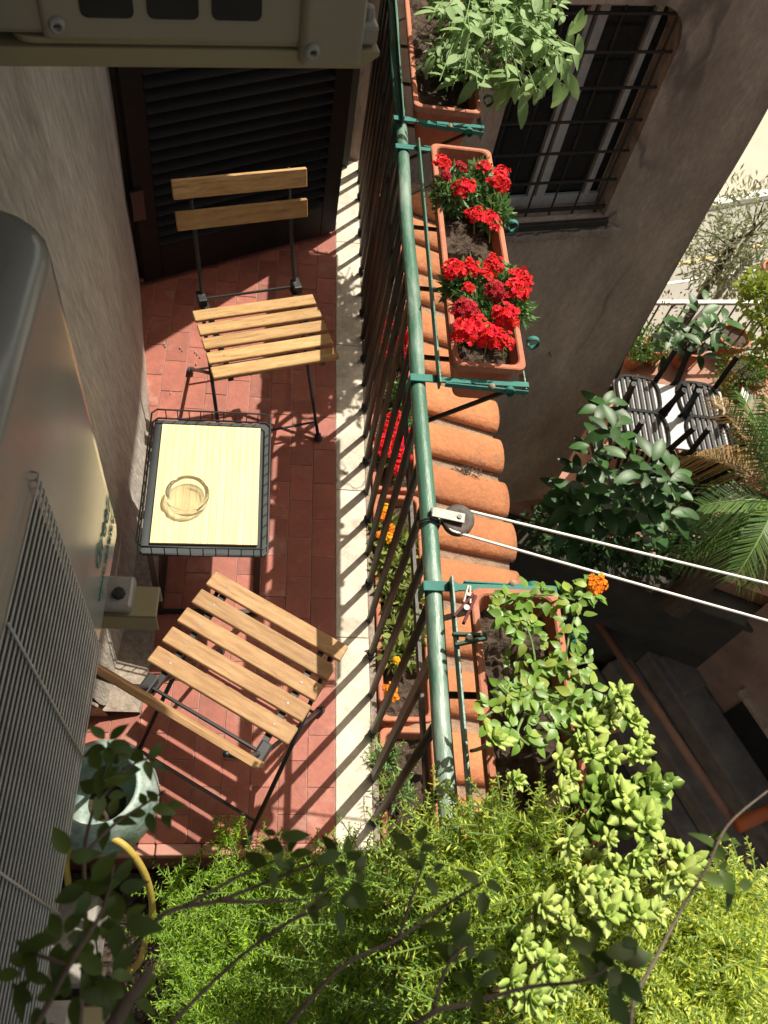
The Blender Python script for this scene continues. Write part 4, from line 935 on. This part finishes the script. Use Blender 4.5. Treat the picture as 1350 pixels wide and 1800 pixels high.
# ---- palm
def frond(base, d, L, droop, n=46, ll=.34, w0=.016, twist=0, dense=1.0, hang=.35):
    d = Vector(d).normalized(); side = d.cross(Vector((0, 0, 1))).normalized(); pts = []
    for i in range(n+1):
        t = i/n; pts.append(Vector(base)+d*L*t+Vector((0, 0, -droop*L*t*t)))
    V = []; Fq = []
    for i in range(2, n):
        t = i/n; tan = (pts[i+1]-pts[i-1]).normalized(); up_ = side.cross(tan).normalized()
        for s in (-1, 1):
            l = ll*(.35+.65*math.sin(math.pi*min(1, t*.9+.12)))*U(.85, 1.1)
            a = (tan*U(.75, 1.0)+side*s*.85+up_*U(.1, .35)).normalized(); p = pts[i]; mid = p+a*l*.55; tip = p+a*l+Vector((0, 0, -hang*l)); wv = tan*w0
            o = len(V); V += [p-wv*.35, p+wv*.35, mid+wv*.5, mid-wv*.5, tip]; Fq += [(o, o+1, o+2, o+3), (o+3, o+2, o+4, o+4)]
    return pts, V, Fq
pc_ = W(1362, 885, -2.6)
pm_t = thing('palm_tree', 'palm with green and dried drooping fronds at the edge of the terrace', 'palm', (pc_.x, pc_.y, TZ))
obj('trunk', MB().tube([(pc_.x, pc_.y, TZ), (pc_.x+.03, pc_.y, -3.4), (pc_.x, pc_.y, -2.65)], [.15, .13, .14], 12), M_bark, pm_t)
def add_frond(px, py, z, droop, m, ll=.34, hang=.35):
    e_ = W(px, py, z); d = e_-pc_; L = d.length
    dd = (d+Vector((0, 0, droop*L)))
    pts, V, Fq = frond(pc_, dd, dd.length, droop*L/dd.length, 44, ll, hang=hang)
    b = MB(); b.v = [tuple(v) for v in V]; b.f = [tuple(dict.fromkeys(f)) for f in Fq]
    fo = obj('frond', b, m, pm_t); obj('rachis', MB().tube(pts[::4], [.014-.001*i for i in range(len(pts[::4]))], 6), M_stem if m is L_palm else M_drystem, fo)
for (px, py, z, dr, m, ll, hg) in [(1185, 985, -3.1, .5, L_palm, .38, .5), (1222, 800, -2.9, .7, L_palmdry, .42, 1.0), (1255, 700, -2.4, .5, L_palmdry, .3, .5), (1300, 690, -2.2, .4, L_palm, .34, .4), (1290, 1020, -2.8, .5, L_palm, .4, .5),
        (1230, 890, -2.7, .45, L_palm, .36, .5), (1350, 700, -2.0, .4, L_palm, .36, .4), (1330, 1030, -3.0, .5, L_palm, .38, .6), (1240, 940, -3.2, .5, L_palm, .36, .7), (1500, 800, -2.2, .4, L_palm, .4, .4), (1520, 950, -2.4, .4, L_palm, .4, .4), (1450, 1080, -2.9, .4, L_palm, .4, .4)]:
    add_frond(px, py, z, dr, m, ll, hg)
# ---- alley: pink house, ledges, pipes
PC = W(1187, 1195, -6.2); pdv = (W(1317, 1393, -6.2)-PC).normalized(); pdn = Vector((-pdv.y, pdv.x, 0))    # pdn points away from the alley
if pdn.x < 0: pdn = -pdn
ph = thing('pink_house', 'shaded pink rendered house wall with a dark window across the alley', 'house', (PC.x, PC.y, GZ))
q = [PC, PC+pdv*8, PC+pdv*8+pdn*6, PC+pdn*6]
obj('wall', MB().prism([(v.x, v.y) for v in q], GZ, 1.5), M_pink, ph)
def PW(px, py): return WP(px, py, PC, pdn)
wa_, wb_, wc_ = PW(1262, 1262), PW(1330, 1250), PW(1335, 1390)
us_ = [(p-PC).dot(pdv) for p in (wa_, wb_, wc_)]; zs_ = [p.z for p in (wa_, wb_, wc_)]
u_a, u_b = min(us_), max(us_); z_a, z_b = min(zs_), max(zs_)
rot = Matrix.Rotation(math.atan2(pdv.y, pdv.x), 3, 'Z')
wp = obj('window', MB().box(PC+pdv*(u_a+u_b)/2+Vector((0, 0, (z_a+z_b)/2-PC.z))-pdn*.01, (u_b-u_a, .05, z_b-z_a), rot), M_glassd, ph)
obj('sill', MB().box(PC+pdv*(u_a+u_b)/2+Vector((0, 0, z_b-PC.z+.04))-pdn*.03, (u_b-u_a+.2, .12, .08), rot), M_pale, wp, bevel=.02)
for i, (w0, w1, z1) in enumerate([(-.42, -.005, -5.75), (-.72, -.425, -6.05), (-.95, -.725, -6.3)]):
    b = MB(); strip(b, PC, pdv, pdn, -.35-.12*i, 6, w0, w1, GZ, z1); st_ = obj('stone_ledge', b, M_shadestone, bevel=.03)
    tag(st_, ['upper', 'middle', 'lowest'][i]+' stone ledge at the foot of the pink house wall', 'ledge')
pa, pb_ = W(1043, 1083, -5.6), W(1290, 1447, -5.6)
tag(obj('drain_pipe', MB().tube([pa-(pb_-pa)*.05, pb_], .045, 12), M_rust, smooth=True), 'long rusty pipe lying along the dark alley', 'pipe')
tag(obj('short_pipe', MB().tube([W(1296, 1452, -5.5), W(1400, 1405, -5.5)], .07, 12), M_orange, smooth=True), 'short bright orange pipe joining the rusty pipe', 'pipe')
tag(obj('stone_block', MB().box(W(1190, 1188, -5.9), (.5, .35, .35), rot), M_shadestone, bevel=.03), 'square stone block at the corner of the pink house', 'stone')
for k in range(5):
    b = MB(); strip(b, W(1130, 1300, GZ+.1), pdv, pdn, .45*k-.2, .45*k+.2, -.3, .3, GZ, GZ+.06); struct('paving_slab', b, M_shadestone)
# tall unseen block added off to the right to shade the alley
th_ = thing('alley_shade_block', 'tall unseen block added right of the terrace to shade the alley', 'house', (8, 4, GZ))
obj('wall', MB().prism([(6.9, 2.9), (9.5, 2.9), (9.5, 6.9), (6.9, 6.9)], GZ, 4.5), M_pink, th_)
# ================================================================= FLOWERS, SAGE, ROSE
def flower_mesh(name, r, m, n=18, ps=.0085):
    b = MB()
    for k in range(n):
        f = (k+.5)/n; a = k*2.39996+U(-.25, .25); rr = r*math.sqrt(f)*U(.88, 1.05); zz = .3*r*(1-f)+U(-.16, .2)*r
        c = Vector((rr*math.cos(a), rr*math.sin(a), zz)); s = ps*U(.8, 1.15)
        nrm = Vector((c.x*.8+U(-.3, .3)*r, c.y*.8+U(-.3, .3)*r, r*.8)).normalized(); ux = nrm.cross(Vector((U(-1, 1), U(-1, 1), .1))).normalized(); uy_ = nrm.cross(ux); a0 = U(0, 6)
        for q in range(5):
            a1 = a0+q*2*math.pi/5; d = ux*math.cos(a1)+uy_*math.sin(a1); e_ = nrm.cross(d); w_ = U(-.12, .25)
            b.add([c, c+d*s*.62+e_*s*.46+nrm*s*.22, c+d*s*1.02+e_*s*.3+nrm*s*w_, c+d*s*.86+nrm*s*(w_+.1), c+d*s*1.02-e_*s*.3+nrm*s*w_, c+d*s*.62-e_*s*.46+nrm*s*.22], [(0, 1, 2, 3), (0, 3, 4, 5)])
    me = b.mesh(name); me.materials.append(m); return me
P_red2 = mat('dark_red_petal', (.42, .006, .02), (.35, .004, .015), 60, .55, translucent=.2, island=.15, spec=.25)
redm = [flower_mesh('red_head%d' % k, .027, P_red if k < 5 else P_red2, 15+2*k) for k in range(6)]
yelm = [flower_mesh('yellow_head', .016, P_yel, 14, .006), flower_mesh('orange_head', .017, P_ora, 16, .006)]
verl = [(.032, .012)]
def verbena(label, parent_box, clumps, heads, cat='flowers', z=ZB, hm=redm, hs=1.2, m=L_verb, leaf=(.026, .009), group=None, n=420):
    c0 = clumps[0]; base = W(c0[0], c0[1], z-.04)
    t = thing('flowering_plant', label, cat, base, group=group); parts = []
    st = MB()
    for (px, py, r) in clumps:
        c = W(px, py, z+.0); parts.append(smalls(n, c, (r, r, .045), leaf[0], leaf[1], .2))
        for q in range(14):
            e_ = c+Vector((U(-r, r), U(-r, r), U(.01, .05))); st.tube([c-Vector((0, 0, .04)), e_], [.0022, .0014], 5)
    bulk('foliage', *joinbulk(parts), m, t, 'stuff')
    for (px, py, s) in heads:
        p = W(px, py, z+.055); d = Vector((U(-.35, .35), U(-.5, .1), 1))
        o = obj('flower_head', random.choice(hm), None, t, mw=Matrix.Translation(p) @ d.to_track_quat('Z', 'Y').to_matrix().to_4x4() @ Matrix.Scale(s*hs, 4))
        st.tube([p-Vector((U(-.02, .02), U(-.02, .02), .07)), p], [.002, .0016], 5)
    obj('stem', st, M_stem, t)['kind'] = 'stuff'; return t
verbena('red flowering verbena at the far end of the hanging planter', pl2, [(800, 330, .05), (850, 345, .06), (870, 375, .04), (790, 350, .035), (840, 315, .04)],
    [(778, 285, .8), (812, 292, .6), (852, 292, .75), (884, 300, .7), (816, 330, 1.0), (878, 318, 1.0), (834, 376, .75), (862, 386, 1.0), (784, 309, .5)])
verbena('red flowering verbena at the near end of the hanging planter', pl2, [(830, 500, .06), (880, 500, .05), (845, 540, .055), (900, 545, .045), (805, 505, .035), (860, 575, .04)],
    [(800, 470, .9), (828, 473, .8), (868, 463, .8), (858, 483, .7), (872, 512, .85), (915, 483, .85), (908, 508, 1.0), (921, 500, .7), (820, 548, 1.05), (818, 584, 1.05), (889, 556, 1.05), (858, 590, .95), (884, 597, .85), (824, 505, .5), (790, 478, .6), (836, 566, .8)])
hd1 = [(U(660, 735), U(560, 640), U(.8, 1.0)) for k in range(16)]; hd2 = [(U(670, 728), U(725, 825), U(.8, 1.0)) for k in range(18)]
verbena('red verbena seen through the bars in the low planter', fa, [(690, 620, .07), (680, 580, .06), (705, 760, .07), (690, 800, .06), (715, 730, .05), (700, 690, .04)], hd1+hd2, z=.0)
verbena('yellow flowering lantana with pale stems in the low planter', fb, [(700, 960, .06), (690, 1000, .06), (705, 1050, .06), (715, 1110, .06), (700, 1150, .05), (680, 930, .04)],
    [(678, 895, 1.2), (672, 905, 1.0), (690, 935, 1.2), (684, 945, 1.0), (697, 1160, .6), (685, 1212, 1.1), (690, 1222, .9), (668, 940, .7), (735, 1010, .6)], z=.0, hm=yelm, leaf=(.04, .02), n=170, m=leafmat('lantana_leaf', (.2, .27, .06), (.27, .3, .09), .3, .25))
verbena('sparse green seedling in the mostly bare low planter', fc, [(680, 1335, .03), (700, 1390, .05)], [], z=.02, n=160, leaf=(.03, .006))
verbena('small green succulent between the red flowers and the railing', fa, [(722, 715, .022)], [], z=.02, n=60, leaf=(.03, .014), m=L_rosette)
# sage
sgm = [leaf_mesh('sage_leaf%d' % k, .075, .03, .18, .2+.35*k, 5, 'ellip', L_sage) for k in range(3)]
sg = thing('sage_plant', 'bushy grey green sage spilling over the planter by the window', 'plant', W(830, 120, ZB-.05))
st = MB(); dl_ = []
for k in range(100):
    px, py = U(755, 1015), U(-60, 130); cx_ = (px-770)/240
    tip = W(px+U(-8, 8), py, ZB+U(.04, .2)); root = W(U(790, 850), U(0, 120), ZB-.05)
    if py > 60+cx_*60: tip.z -= .06
    mid = root.lerp(tip, .55)+Vector((0, 0, U(.05, .1))); st.tube(smoothpath([root, mid, tip], 4), [.0022]*4+[.0014]*5, 5)
    for q in range(9):
        f = q/9; p = mid.lerp(tip, .25+.75*f) if f > .1 else mid; a = U(0, 6.28)
        d = Vector((math.cos(a), math.sin(a), U(-.7, .25))); obj('leaf', sgm[min(2, int(abs(d.z)*3))], None, sg, mw=orient(p, d, Vector((U(-.3, .3), U(-.3, .3), 1)), U(.4, .95)))
for (px, py) in [(880, 155), (905, 140), (930, 165), (960, 140), (975, 125), (1000, 110), (860, 120), (840, 140), (945, 150), (990, 150), (1010, 60), (1022, 30)]:
    for q in range(3):
        p = W(px+U(-12, 12), py+U(-25, 0), ZB+U(-.04, .08)); d = Vector((U(-.5, .6), U(-.8, -.1), U(-1.2, -.3))); obj('leaf', sgm[1], None, sg, mw=orient(p, d, Vector((U(-.3, .5), -1, .6)), U(.8, 1.25)))
obj('stem', st, M_stem, sg)['kind'] = 'stuff'
# rose in the third planter
L_rose2 = leafmat('rose_leaf_yellow', (.26, .36, .05), (.3, .38, .07), .35, .1, .5, objr=.2)
rsm = [leaf_mesh('rose_leaf%d' % k, .026, .017, .2, .1+.1*k, 5, 'ovate', L_rose if k < 3 else L_rose2) for k in range(4)]
rs = thing('rose_bush', 'young rose with small oval leaves and an orange bloom in the planter', 'plant', W(900, 1150, ZB-.04)); st = MB()
canes = [[(880, 1120, -.03), (880, 1080, .05), (900, 1055, .08), (960, 1045, .1), (1010, 1055, .12)], [(920, 1110, -.03), (970, 1060, .08), (1020, 1050, .12), (1050, 1030, .13)], [(900, 1190, -.03), (960, 1190, .06), (1010, 1170, .1), (1030, 1165, .11)],
    [(900, 1190, -.03), (910, 1150, .05), (915, 1100, .08), (890, 1075, .09)], [(930, 1220, -.03), (900, 1200, .06), (880, 1240, .09), (850, 1260, .1)], [(940, 1230, -.03), (950, 1220, .08), (990, 1230, .1), (1040, 1250, .12), (1080, 1250, .13)],
    [(930, 1240, -.03), (920, 1260, .08), (910, 1290, .1), (930, 1310, .11)], [(950, 1240, -.03), (970, 1270, .09), (1000, 1290, .12), (1040, 1300, .12)], [(930, 1200, -.03), (940, 1170, .07), (935, 1130, .09), (925, 1100, .1)], [(950, 1210, -.03), (985, 1200, .08), (1000, 1120, .1), (1010, 1085, .11)],
    [(900, 1200, -.03), (930, 1215, .1), (905, 1225, .1), (880, 1205, .1)], [(960, 1240, -.03), (1000, 1250, .1), (1010, 1230, .12), (1040, 1215, .12)]]
for cn in canes:
    P_ = smoothpath([W(a, b_, ZB+z) for a, b_, z in cn], 4); st.tube(P_, [.0028-.0012*i/len(P_) for i in range(len(P_))], 6)
    for i in range(3, len(P_)):
        for q in range(2):
            if U(0, 1) < .2: continue
            a = U(0, 6.28); d0 = Vector((math.cos(a), math.sin(a), U(-.1, .35))); p = P_[i]+d0*.012
            for dd in ([0] if q else [0, 1.1, -1.1]):
                d = Matrix.Rotation(dd, 3, 'Z') @ d0; obj('leaf', random.choice(rsm), None, rs, mw=orient(p+d*.004, d, Vector((U(-.5, .5), U(-.5, .5), 1)), U(.5, 1.05)))
obj('cane', st, M_stem, rs)['kind'] = 'stuff'
for (px, py, s) in [(1050, 1026, 1.05), (1046, 1034, .8)]: obj('bloom', yelm[1], None, rs, mw=Matrix.Translation(W(px, py, ZB+.13)) @ Matrix.Rotation(R_(35), 4, 'X') @ Matrix.Scale(s*1.1, 4))
# ================================================================= SUCCULENTS
def rosette_mesh(name, n, r, wd, m, tip=.3, spoon=False):
    b = MB()
    for k in range(n):
        f = k/n; a = k*2.39996+U(-.25, .25); el = R_(8+68*(f**1.4)+U(-12, 12)); l = r*(1-.55*f)*U(.75, 1.15); d = Vector((math.cos(a)*math.cos(el), math.sin(a)*math.cos(el), math.sin(el)))
        sx = Vector((-math.sin(a), math.cos(a), 0)); nr = sx.cross(d)*-1; seg = 4; vs = []
        for i in range(seg+1):
            t = i/seg; h = wd*(1-.4*f)*(math.sin(math.pi*(.12+.84*t**(1.7 if spoon else 1.5))))*.5; p = d*l*t+Vector((0, 0, .12*l*t*t)); th = .0022*math.sin(math.pi*(.1+.85*t))
            vs += [p-sx*h+nr*h*.25, p-nr*th, p+sx*h+nr*h*.25, p+nr*th*.6]
        fs = []
        for i in range(seg):
            o = i*4
            for q in range(4): fs.append((o+q, o+(q+1) % 4, o+4+(q+1) % 4, o+4+q))
        b.add(vs, fs)
    me = b.mesh(name, True); me.materials.append(m); return me
rmesh = [rosette_mesh('rosette%d' % k, 13+k, .041, .02, L_rosette if k % 3 else leafmat('succulent_leaf_yellow', (.4, .53, .12), (.46, .54, .16), .28, .2, .5)) for k in range(6)]
jmesh = [rosette_mesh('jade%d' % k, 9, .036, .024, L_jade, spoon=True) for k in range(2)]
suc = thing('succulent_plant', 'pale green rosette succulents trailing over the planter edge', 'succulent', W(1060, 1450, ZB)); st = MB()
RS = [(868, 1300, 1.0), (1090, 1222, 1.0), (1062, 1246, 1.0), (1112, 1268, .85), (1035, 1275, .9), (985, 1335, .95), (1005, 1365, .9), (985, 1390, .9), (1040, 1320, 1.0), (1072, 1330, .8), (1120, 1325, .9), (1110, 1425, 1.1), (1138, 1450, .95), (1128, 1490, 1.0), (1118, 1508, .9),
    (1185, 1500, 1.0), (1212, 1515, .8), (1196, 1540, 1.0), (1165, 1560, .85), (1050, 1515, 1.0), (1048, 1556, 1.0), (1040, 1590, .95), (1064, 1605, .9), (1108, 1552, .7), (1114, 1602, .85), (1085, 1590, .7), (955, 1590, 1.0), (940, 1610, .9), (962, 1690, .8), (900, 1725, .9), (932, 1752, .9), (1010, 1640, .8), (905, 1370, .7), (1010, 1560, .8), (1070, 1475, .8), (1150, 1600, .8), (1000, 1480, .8),
    (1100, 1240, .7), (1075, 1265, .7), (1130, 1300, .7), (1020, 1300, .8), (1060, 1380, .9), (1090, 1385, .8), (1140, 1420, .7), (1160, 1480, .8), (1090, 1530, .8), (1075, 1560, .7), (990, 1610, .8), (1020, 1540, .7), (920, 1660, .8), (980, 1740, .8)]
for (px, py, s) in RS:
    zz = ZB+.14+max(0, (py-1250)/350)*.13+U(-.03, .03); p = W(px, py, zz); d = Vector((U(-.3, .5), U(-.5, .2), 1))
    obj('rosette', random.choice(rmesh), None, suc, mw=Matrix.Translation(p) @ d.to_track_quat('Z', 'Y').to_matrix().to_4x4() @ Matrix.Rotation(U(0, 6), 4, 'Z') @ Matrix.Scale(s*U(.62, 1.02), 4))
    rt = W(px-40, py+20, ZB-.03); st.tube(smoothpath([rt, rt.lerp(p, .6)+Vector((0, 0, -.02)), p], 4), .0034, 6)
obj('stem', st, M_drystem, suc)['kind'] = 'stuff'
jd = thing('jade_plant', 'jade plant with rounded red edged leaves among the rosettes', 'succulent', W(1060, 1420, ZB)); st = MB()
for (px, py, s) in [(1140, 1385, 1.25), (1165, 1378, .9), (1120, 1372, 1.0), (1055, 1385, 1.2), (1072, 1412, 1.4), (1045, 1430, 1.2), (1065, 1450, 1.2), (1030, 1405, 1.0), (895, 1650, .9), (1035, 1460, 1.0), (1085, 1440, 1.0)]:
    p = W(px, py, ZB+.17); obj('leaf_cluster', random.choice(jmesh), None, jd, mw=Matrix.Translation(p) @ Vector((U(-.4, .6), U(-.6, .2), 1)).to_track_quat('Z', 'Y').to_matrix().to_4x4() @ Matrix.Rotation(U(0, 6), 4, 'Z') @ Matrix.Scale(s, 4))
    rt = W(1050, 1440, ZB-.03); st.tube([rt, rt.lerp(p, .5), p], .005, 6)
obj('stem', st, M_stem, jd)['kind'] = 'stuff'
# ================================================================= FERNS
def fern(name, label, cat, spots, m, nl=.016, nw=.0024, per=5, step=.0055, group=None, kind=None):
    """spots: (base Vector, direction Vector, length, droop)"""
    t = thing(name, label, cat, spots[0][0], group=group); Vs = []; st = MB()
    for (p0, d, L, dr) in spots:
        d = Vector(d).normalized(); n = max(6, int(L/step)); tt = np.linspace(.08, 1, n); c = np.array(p0)[None]+np.array(d)[None]*(L*tt)[:, None]; c[:, 2] -= dr*L*tt*tt
        ta = np.gradient(c, axis=0); ta /= np.linalg.norm(ta, axis=1)[:, None]
        cc = np.repeat(c, per, 0)+rng.normal(0, .0006, (n*per, 3)); tt2 = np.repeat(ta, per, 0)
        a = rng.normal(size=(n*per, 3)); a -= tt2*(a*tt2).sum(1)[:, None]; a /= np.linalg.norm(a, axis=1)[:, None]
        a = a+tt2*rng.uniform(.05, .6, (n*per, 1)); a /= np.linalg.norm(a, axis=1)[:, None]
        b = np.cross(a, rng.normal(size=a.shape)); b /= np.linalg.norm(b, axis=1)[:, None]
        l = nl*rng.uniform(.6, 1.2, (n*per, 1))*np.repeat(np.clip(1.25-tt, .35, 1), per)[:, None]
        V = np.empty((n*per, 4, 3)); V[:, 0] = cc; V[:, 1] = cc+a*l*.55+b*nw*.5; V[:, 2] = cc+a*l; V[:, 3] = cc+a*l*.55-b*nw*.5; Vs.append(V.reshape(-1, 3))
        st.tube([tuple(x) for x in c[::max(1, n//6)]], .0012, 4, False)
    V = np.vstack(Vs); bulk('foliage', V, np.arange(len(V)).reshape(-1, 4), m, t, 'stuff'); obj('stem', st, M_stem, t)['kind'] = 'stuff'; return t
def spots(n, rx, ry, zf, L, dirf, dr=(.2, .6)):
    out = []
    for k in range(n):
        px, py = U(*rx), U(*ry); p = W(px, py, zf(px, py)+U(-.05, .05)); out.append((p, dirf(px, py), U(*L), U(*dr)))
    return out
def rd(px, py): a = U(0, 6.28); return Vector((math.cos(a), math.sin(a)+.25, U(.2, 1.0)))
zf1 = lambda px, py: -.12+.5*max(0, min(1, (px-250)/450))+.1*max(0, (py-1550)/250)
S1 = spots(620, (290, 640), (1545, 1860), zf1, (.08, .17), rd)
S1 += spots(50, (400, 620), (1510, 1550), lambda a, b_: .02+.2*(a-390)/230, (.07, .14), rd)
S1 += [(W(400+U(-12, 12), 1490, .0), Vector((U(-.3, .3), .6, 1.1)), .13, .3) for k in range(7)]
fern('asparagus_fern', 'bright green asparagus fern filling the bed below the tiled edge', 'fern', S1, L_fern, nl=.025, nw=.003, per=5, step=.0115)
zf2 = lambda px, py: .55+.4*max(0, min(1, (px-560)/250))
S2 = spots(480, (560, 880), (1540, 1880), zf2, (.09, .18), rd)
S2 += spots(40, (590, 720), (1500, 1560), lambda a, b_: .15+.3*(a-600)/120, (.08, .16), rd)
S2 += spots(7, (655, 700), (1330, 1400), lambda a, b_: .06, (.08, .14), rd)
fern('asparagus_fern', 'darker asparagus fern growing over the end of the railing', 'fern', S2, leafmat('fern_needles_dark', (.26, .48, .06), (.4, .58, .1), .48, .3), nl=.028, nw=.003, per=5, step=.0125)
zf3 = lambda px, py: .93+.17*max(0, min(1, (px-720)/250))
S3 = spots(420, (735, 985), (1450, 1740), zf3, (.06, .13), rd)
fern('asparagus_fern', 'lime asparagus fern around the end of the handrail and rosettes', 'fern', S3, leafmat('fern_needles_lime', (.46, .62, .07), (.58, .68, .14), .5, .25), nl=.021, nw=.0026, per=5, step=.0095)
zf4 = lambda px, py: 1.0+.12*max(0, min(1, (px-900)/400))
S4 = spots(900, (940, 1350), (1590, 1860), zf4, (.05, .12), rd)
S4 += spots(60, (1190, 1330), (1560, 1640), zf4, (.05, .1), rd)
S4 += spots(60, (860, 960), (1640, 1840), zf4, (.05, .1), rd)
fern('lime_fern', 'thick lime green needle fern spilling over the last planter', 'fern', S4, L_lime, nl=.0185, nw=.0026, step=.0075, per=5)
# ================================================================= SHADED FOREGROUND TWIGS
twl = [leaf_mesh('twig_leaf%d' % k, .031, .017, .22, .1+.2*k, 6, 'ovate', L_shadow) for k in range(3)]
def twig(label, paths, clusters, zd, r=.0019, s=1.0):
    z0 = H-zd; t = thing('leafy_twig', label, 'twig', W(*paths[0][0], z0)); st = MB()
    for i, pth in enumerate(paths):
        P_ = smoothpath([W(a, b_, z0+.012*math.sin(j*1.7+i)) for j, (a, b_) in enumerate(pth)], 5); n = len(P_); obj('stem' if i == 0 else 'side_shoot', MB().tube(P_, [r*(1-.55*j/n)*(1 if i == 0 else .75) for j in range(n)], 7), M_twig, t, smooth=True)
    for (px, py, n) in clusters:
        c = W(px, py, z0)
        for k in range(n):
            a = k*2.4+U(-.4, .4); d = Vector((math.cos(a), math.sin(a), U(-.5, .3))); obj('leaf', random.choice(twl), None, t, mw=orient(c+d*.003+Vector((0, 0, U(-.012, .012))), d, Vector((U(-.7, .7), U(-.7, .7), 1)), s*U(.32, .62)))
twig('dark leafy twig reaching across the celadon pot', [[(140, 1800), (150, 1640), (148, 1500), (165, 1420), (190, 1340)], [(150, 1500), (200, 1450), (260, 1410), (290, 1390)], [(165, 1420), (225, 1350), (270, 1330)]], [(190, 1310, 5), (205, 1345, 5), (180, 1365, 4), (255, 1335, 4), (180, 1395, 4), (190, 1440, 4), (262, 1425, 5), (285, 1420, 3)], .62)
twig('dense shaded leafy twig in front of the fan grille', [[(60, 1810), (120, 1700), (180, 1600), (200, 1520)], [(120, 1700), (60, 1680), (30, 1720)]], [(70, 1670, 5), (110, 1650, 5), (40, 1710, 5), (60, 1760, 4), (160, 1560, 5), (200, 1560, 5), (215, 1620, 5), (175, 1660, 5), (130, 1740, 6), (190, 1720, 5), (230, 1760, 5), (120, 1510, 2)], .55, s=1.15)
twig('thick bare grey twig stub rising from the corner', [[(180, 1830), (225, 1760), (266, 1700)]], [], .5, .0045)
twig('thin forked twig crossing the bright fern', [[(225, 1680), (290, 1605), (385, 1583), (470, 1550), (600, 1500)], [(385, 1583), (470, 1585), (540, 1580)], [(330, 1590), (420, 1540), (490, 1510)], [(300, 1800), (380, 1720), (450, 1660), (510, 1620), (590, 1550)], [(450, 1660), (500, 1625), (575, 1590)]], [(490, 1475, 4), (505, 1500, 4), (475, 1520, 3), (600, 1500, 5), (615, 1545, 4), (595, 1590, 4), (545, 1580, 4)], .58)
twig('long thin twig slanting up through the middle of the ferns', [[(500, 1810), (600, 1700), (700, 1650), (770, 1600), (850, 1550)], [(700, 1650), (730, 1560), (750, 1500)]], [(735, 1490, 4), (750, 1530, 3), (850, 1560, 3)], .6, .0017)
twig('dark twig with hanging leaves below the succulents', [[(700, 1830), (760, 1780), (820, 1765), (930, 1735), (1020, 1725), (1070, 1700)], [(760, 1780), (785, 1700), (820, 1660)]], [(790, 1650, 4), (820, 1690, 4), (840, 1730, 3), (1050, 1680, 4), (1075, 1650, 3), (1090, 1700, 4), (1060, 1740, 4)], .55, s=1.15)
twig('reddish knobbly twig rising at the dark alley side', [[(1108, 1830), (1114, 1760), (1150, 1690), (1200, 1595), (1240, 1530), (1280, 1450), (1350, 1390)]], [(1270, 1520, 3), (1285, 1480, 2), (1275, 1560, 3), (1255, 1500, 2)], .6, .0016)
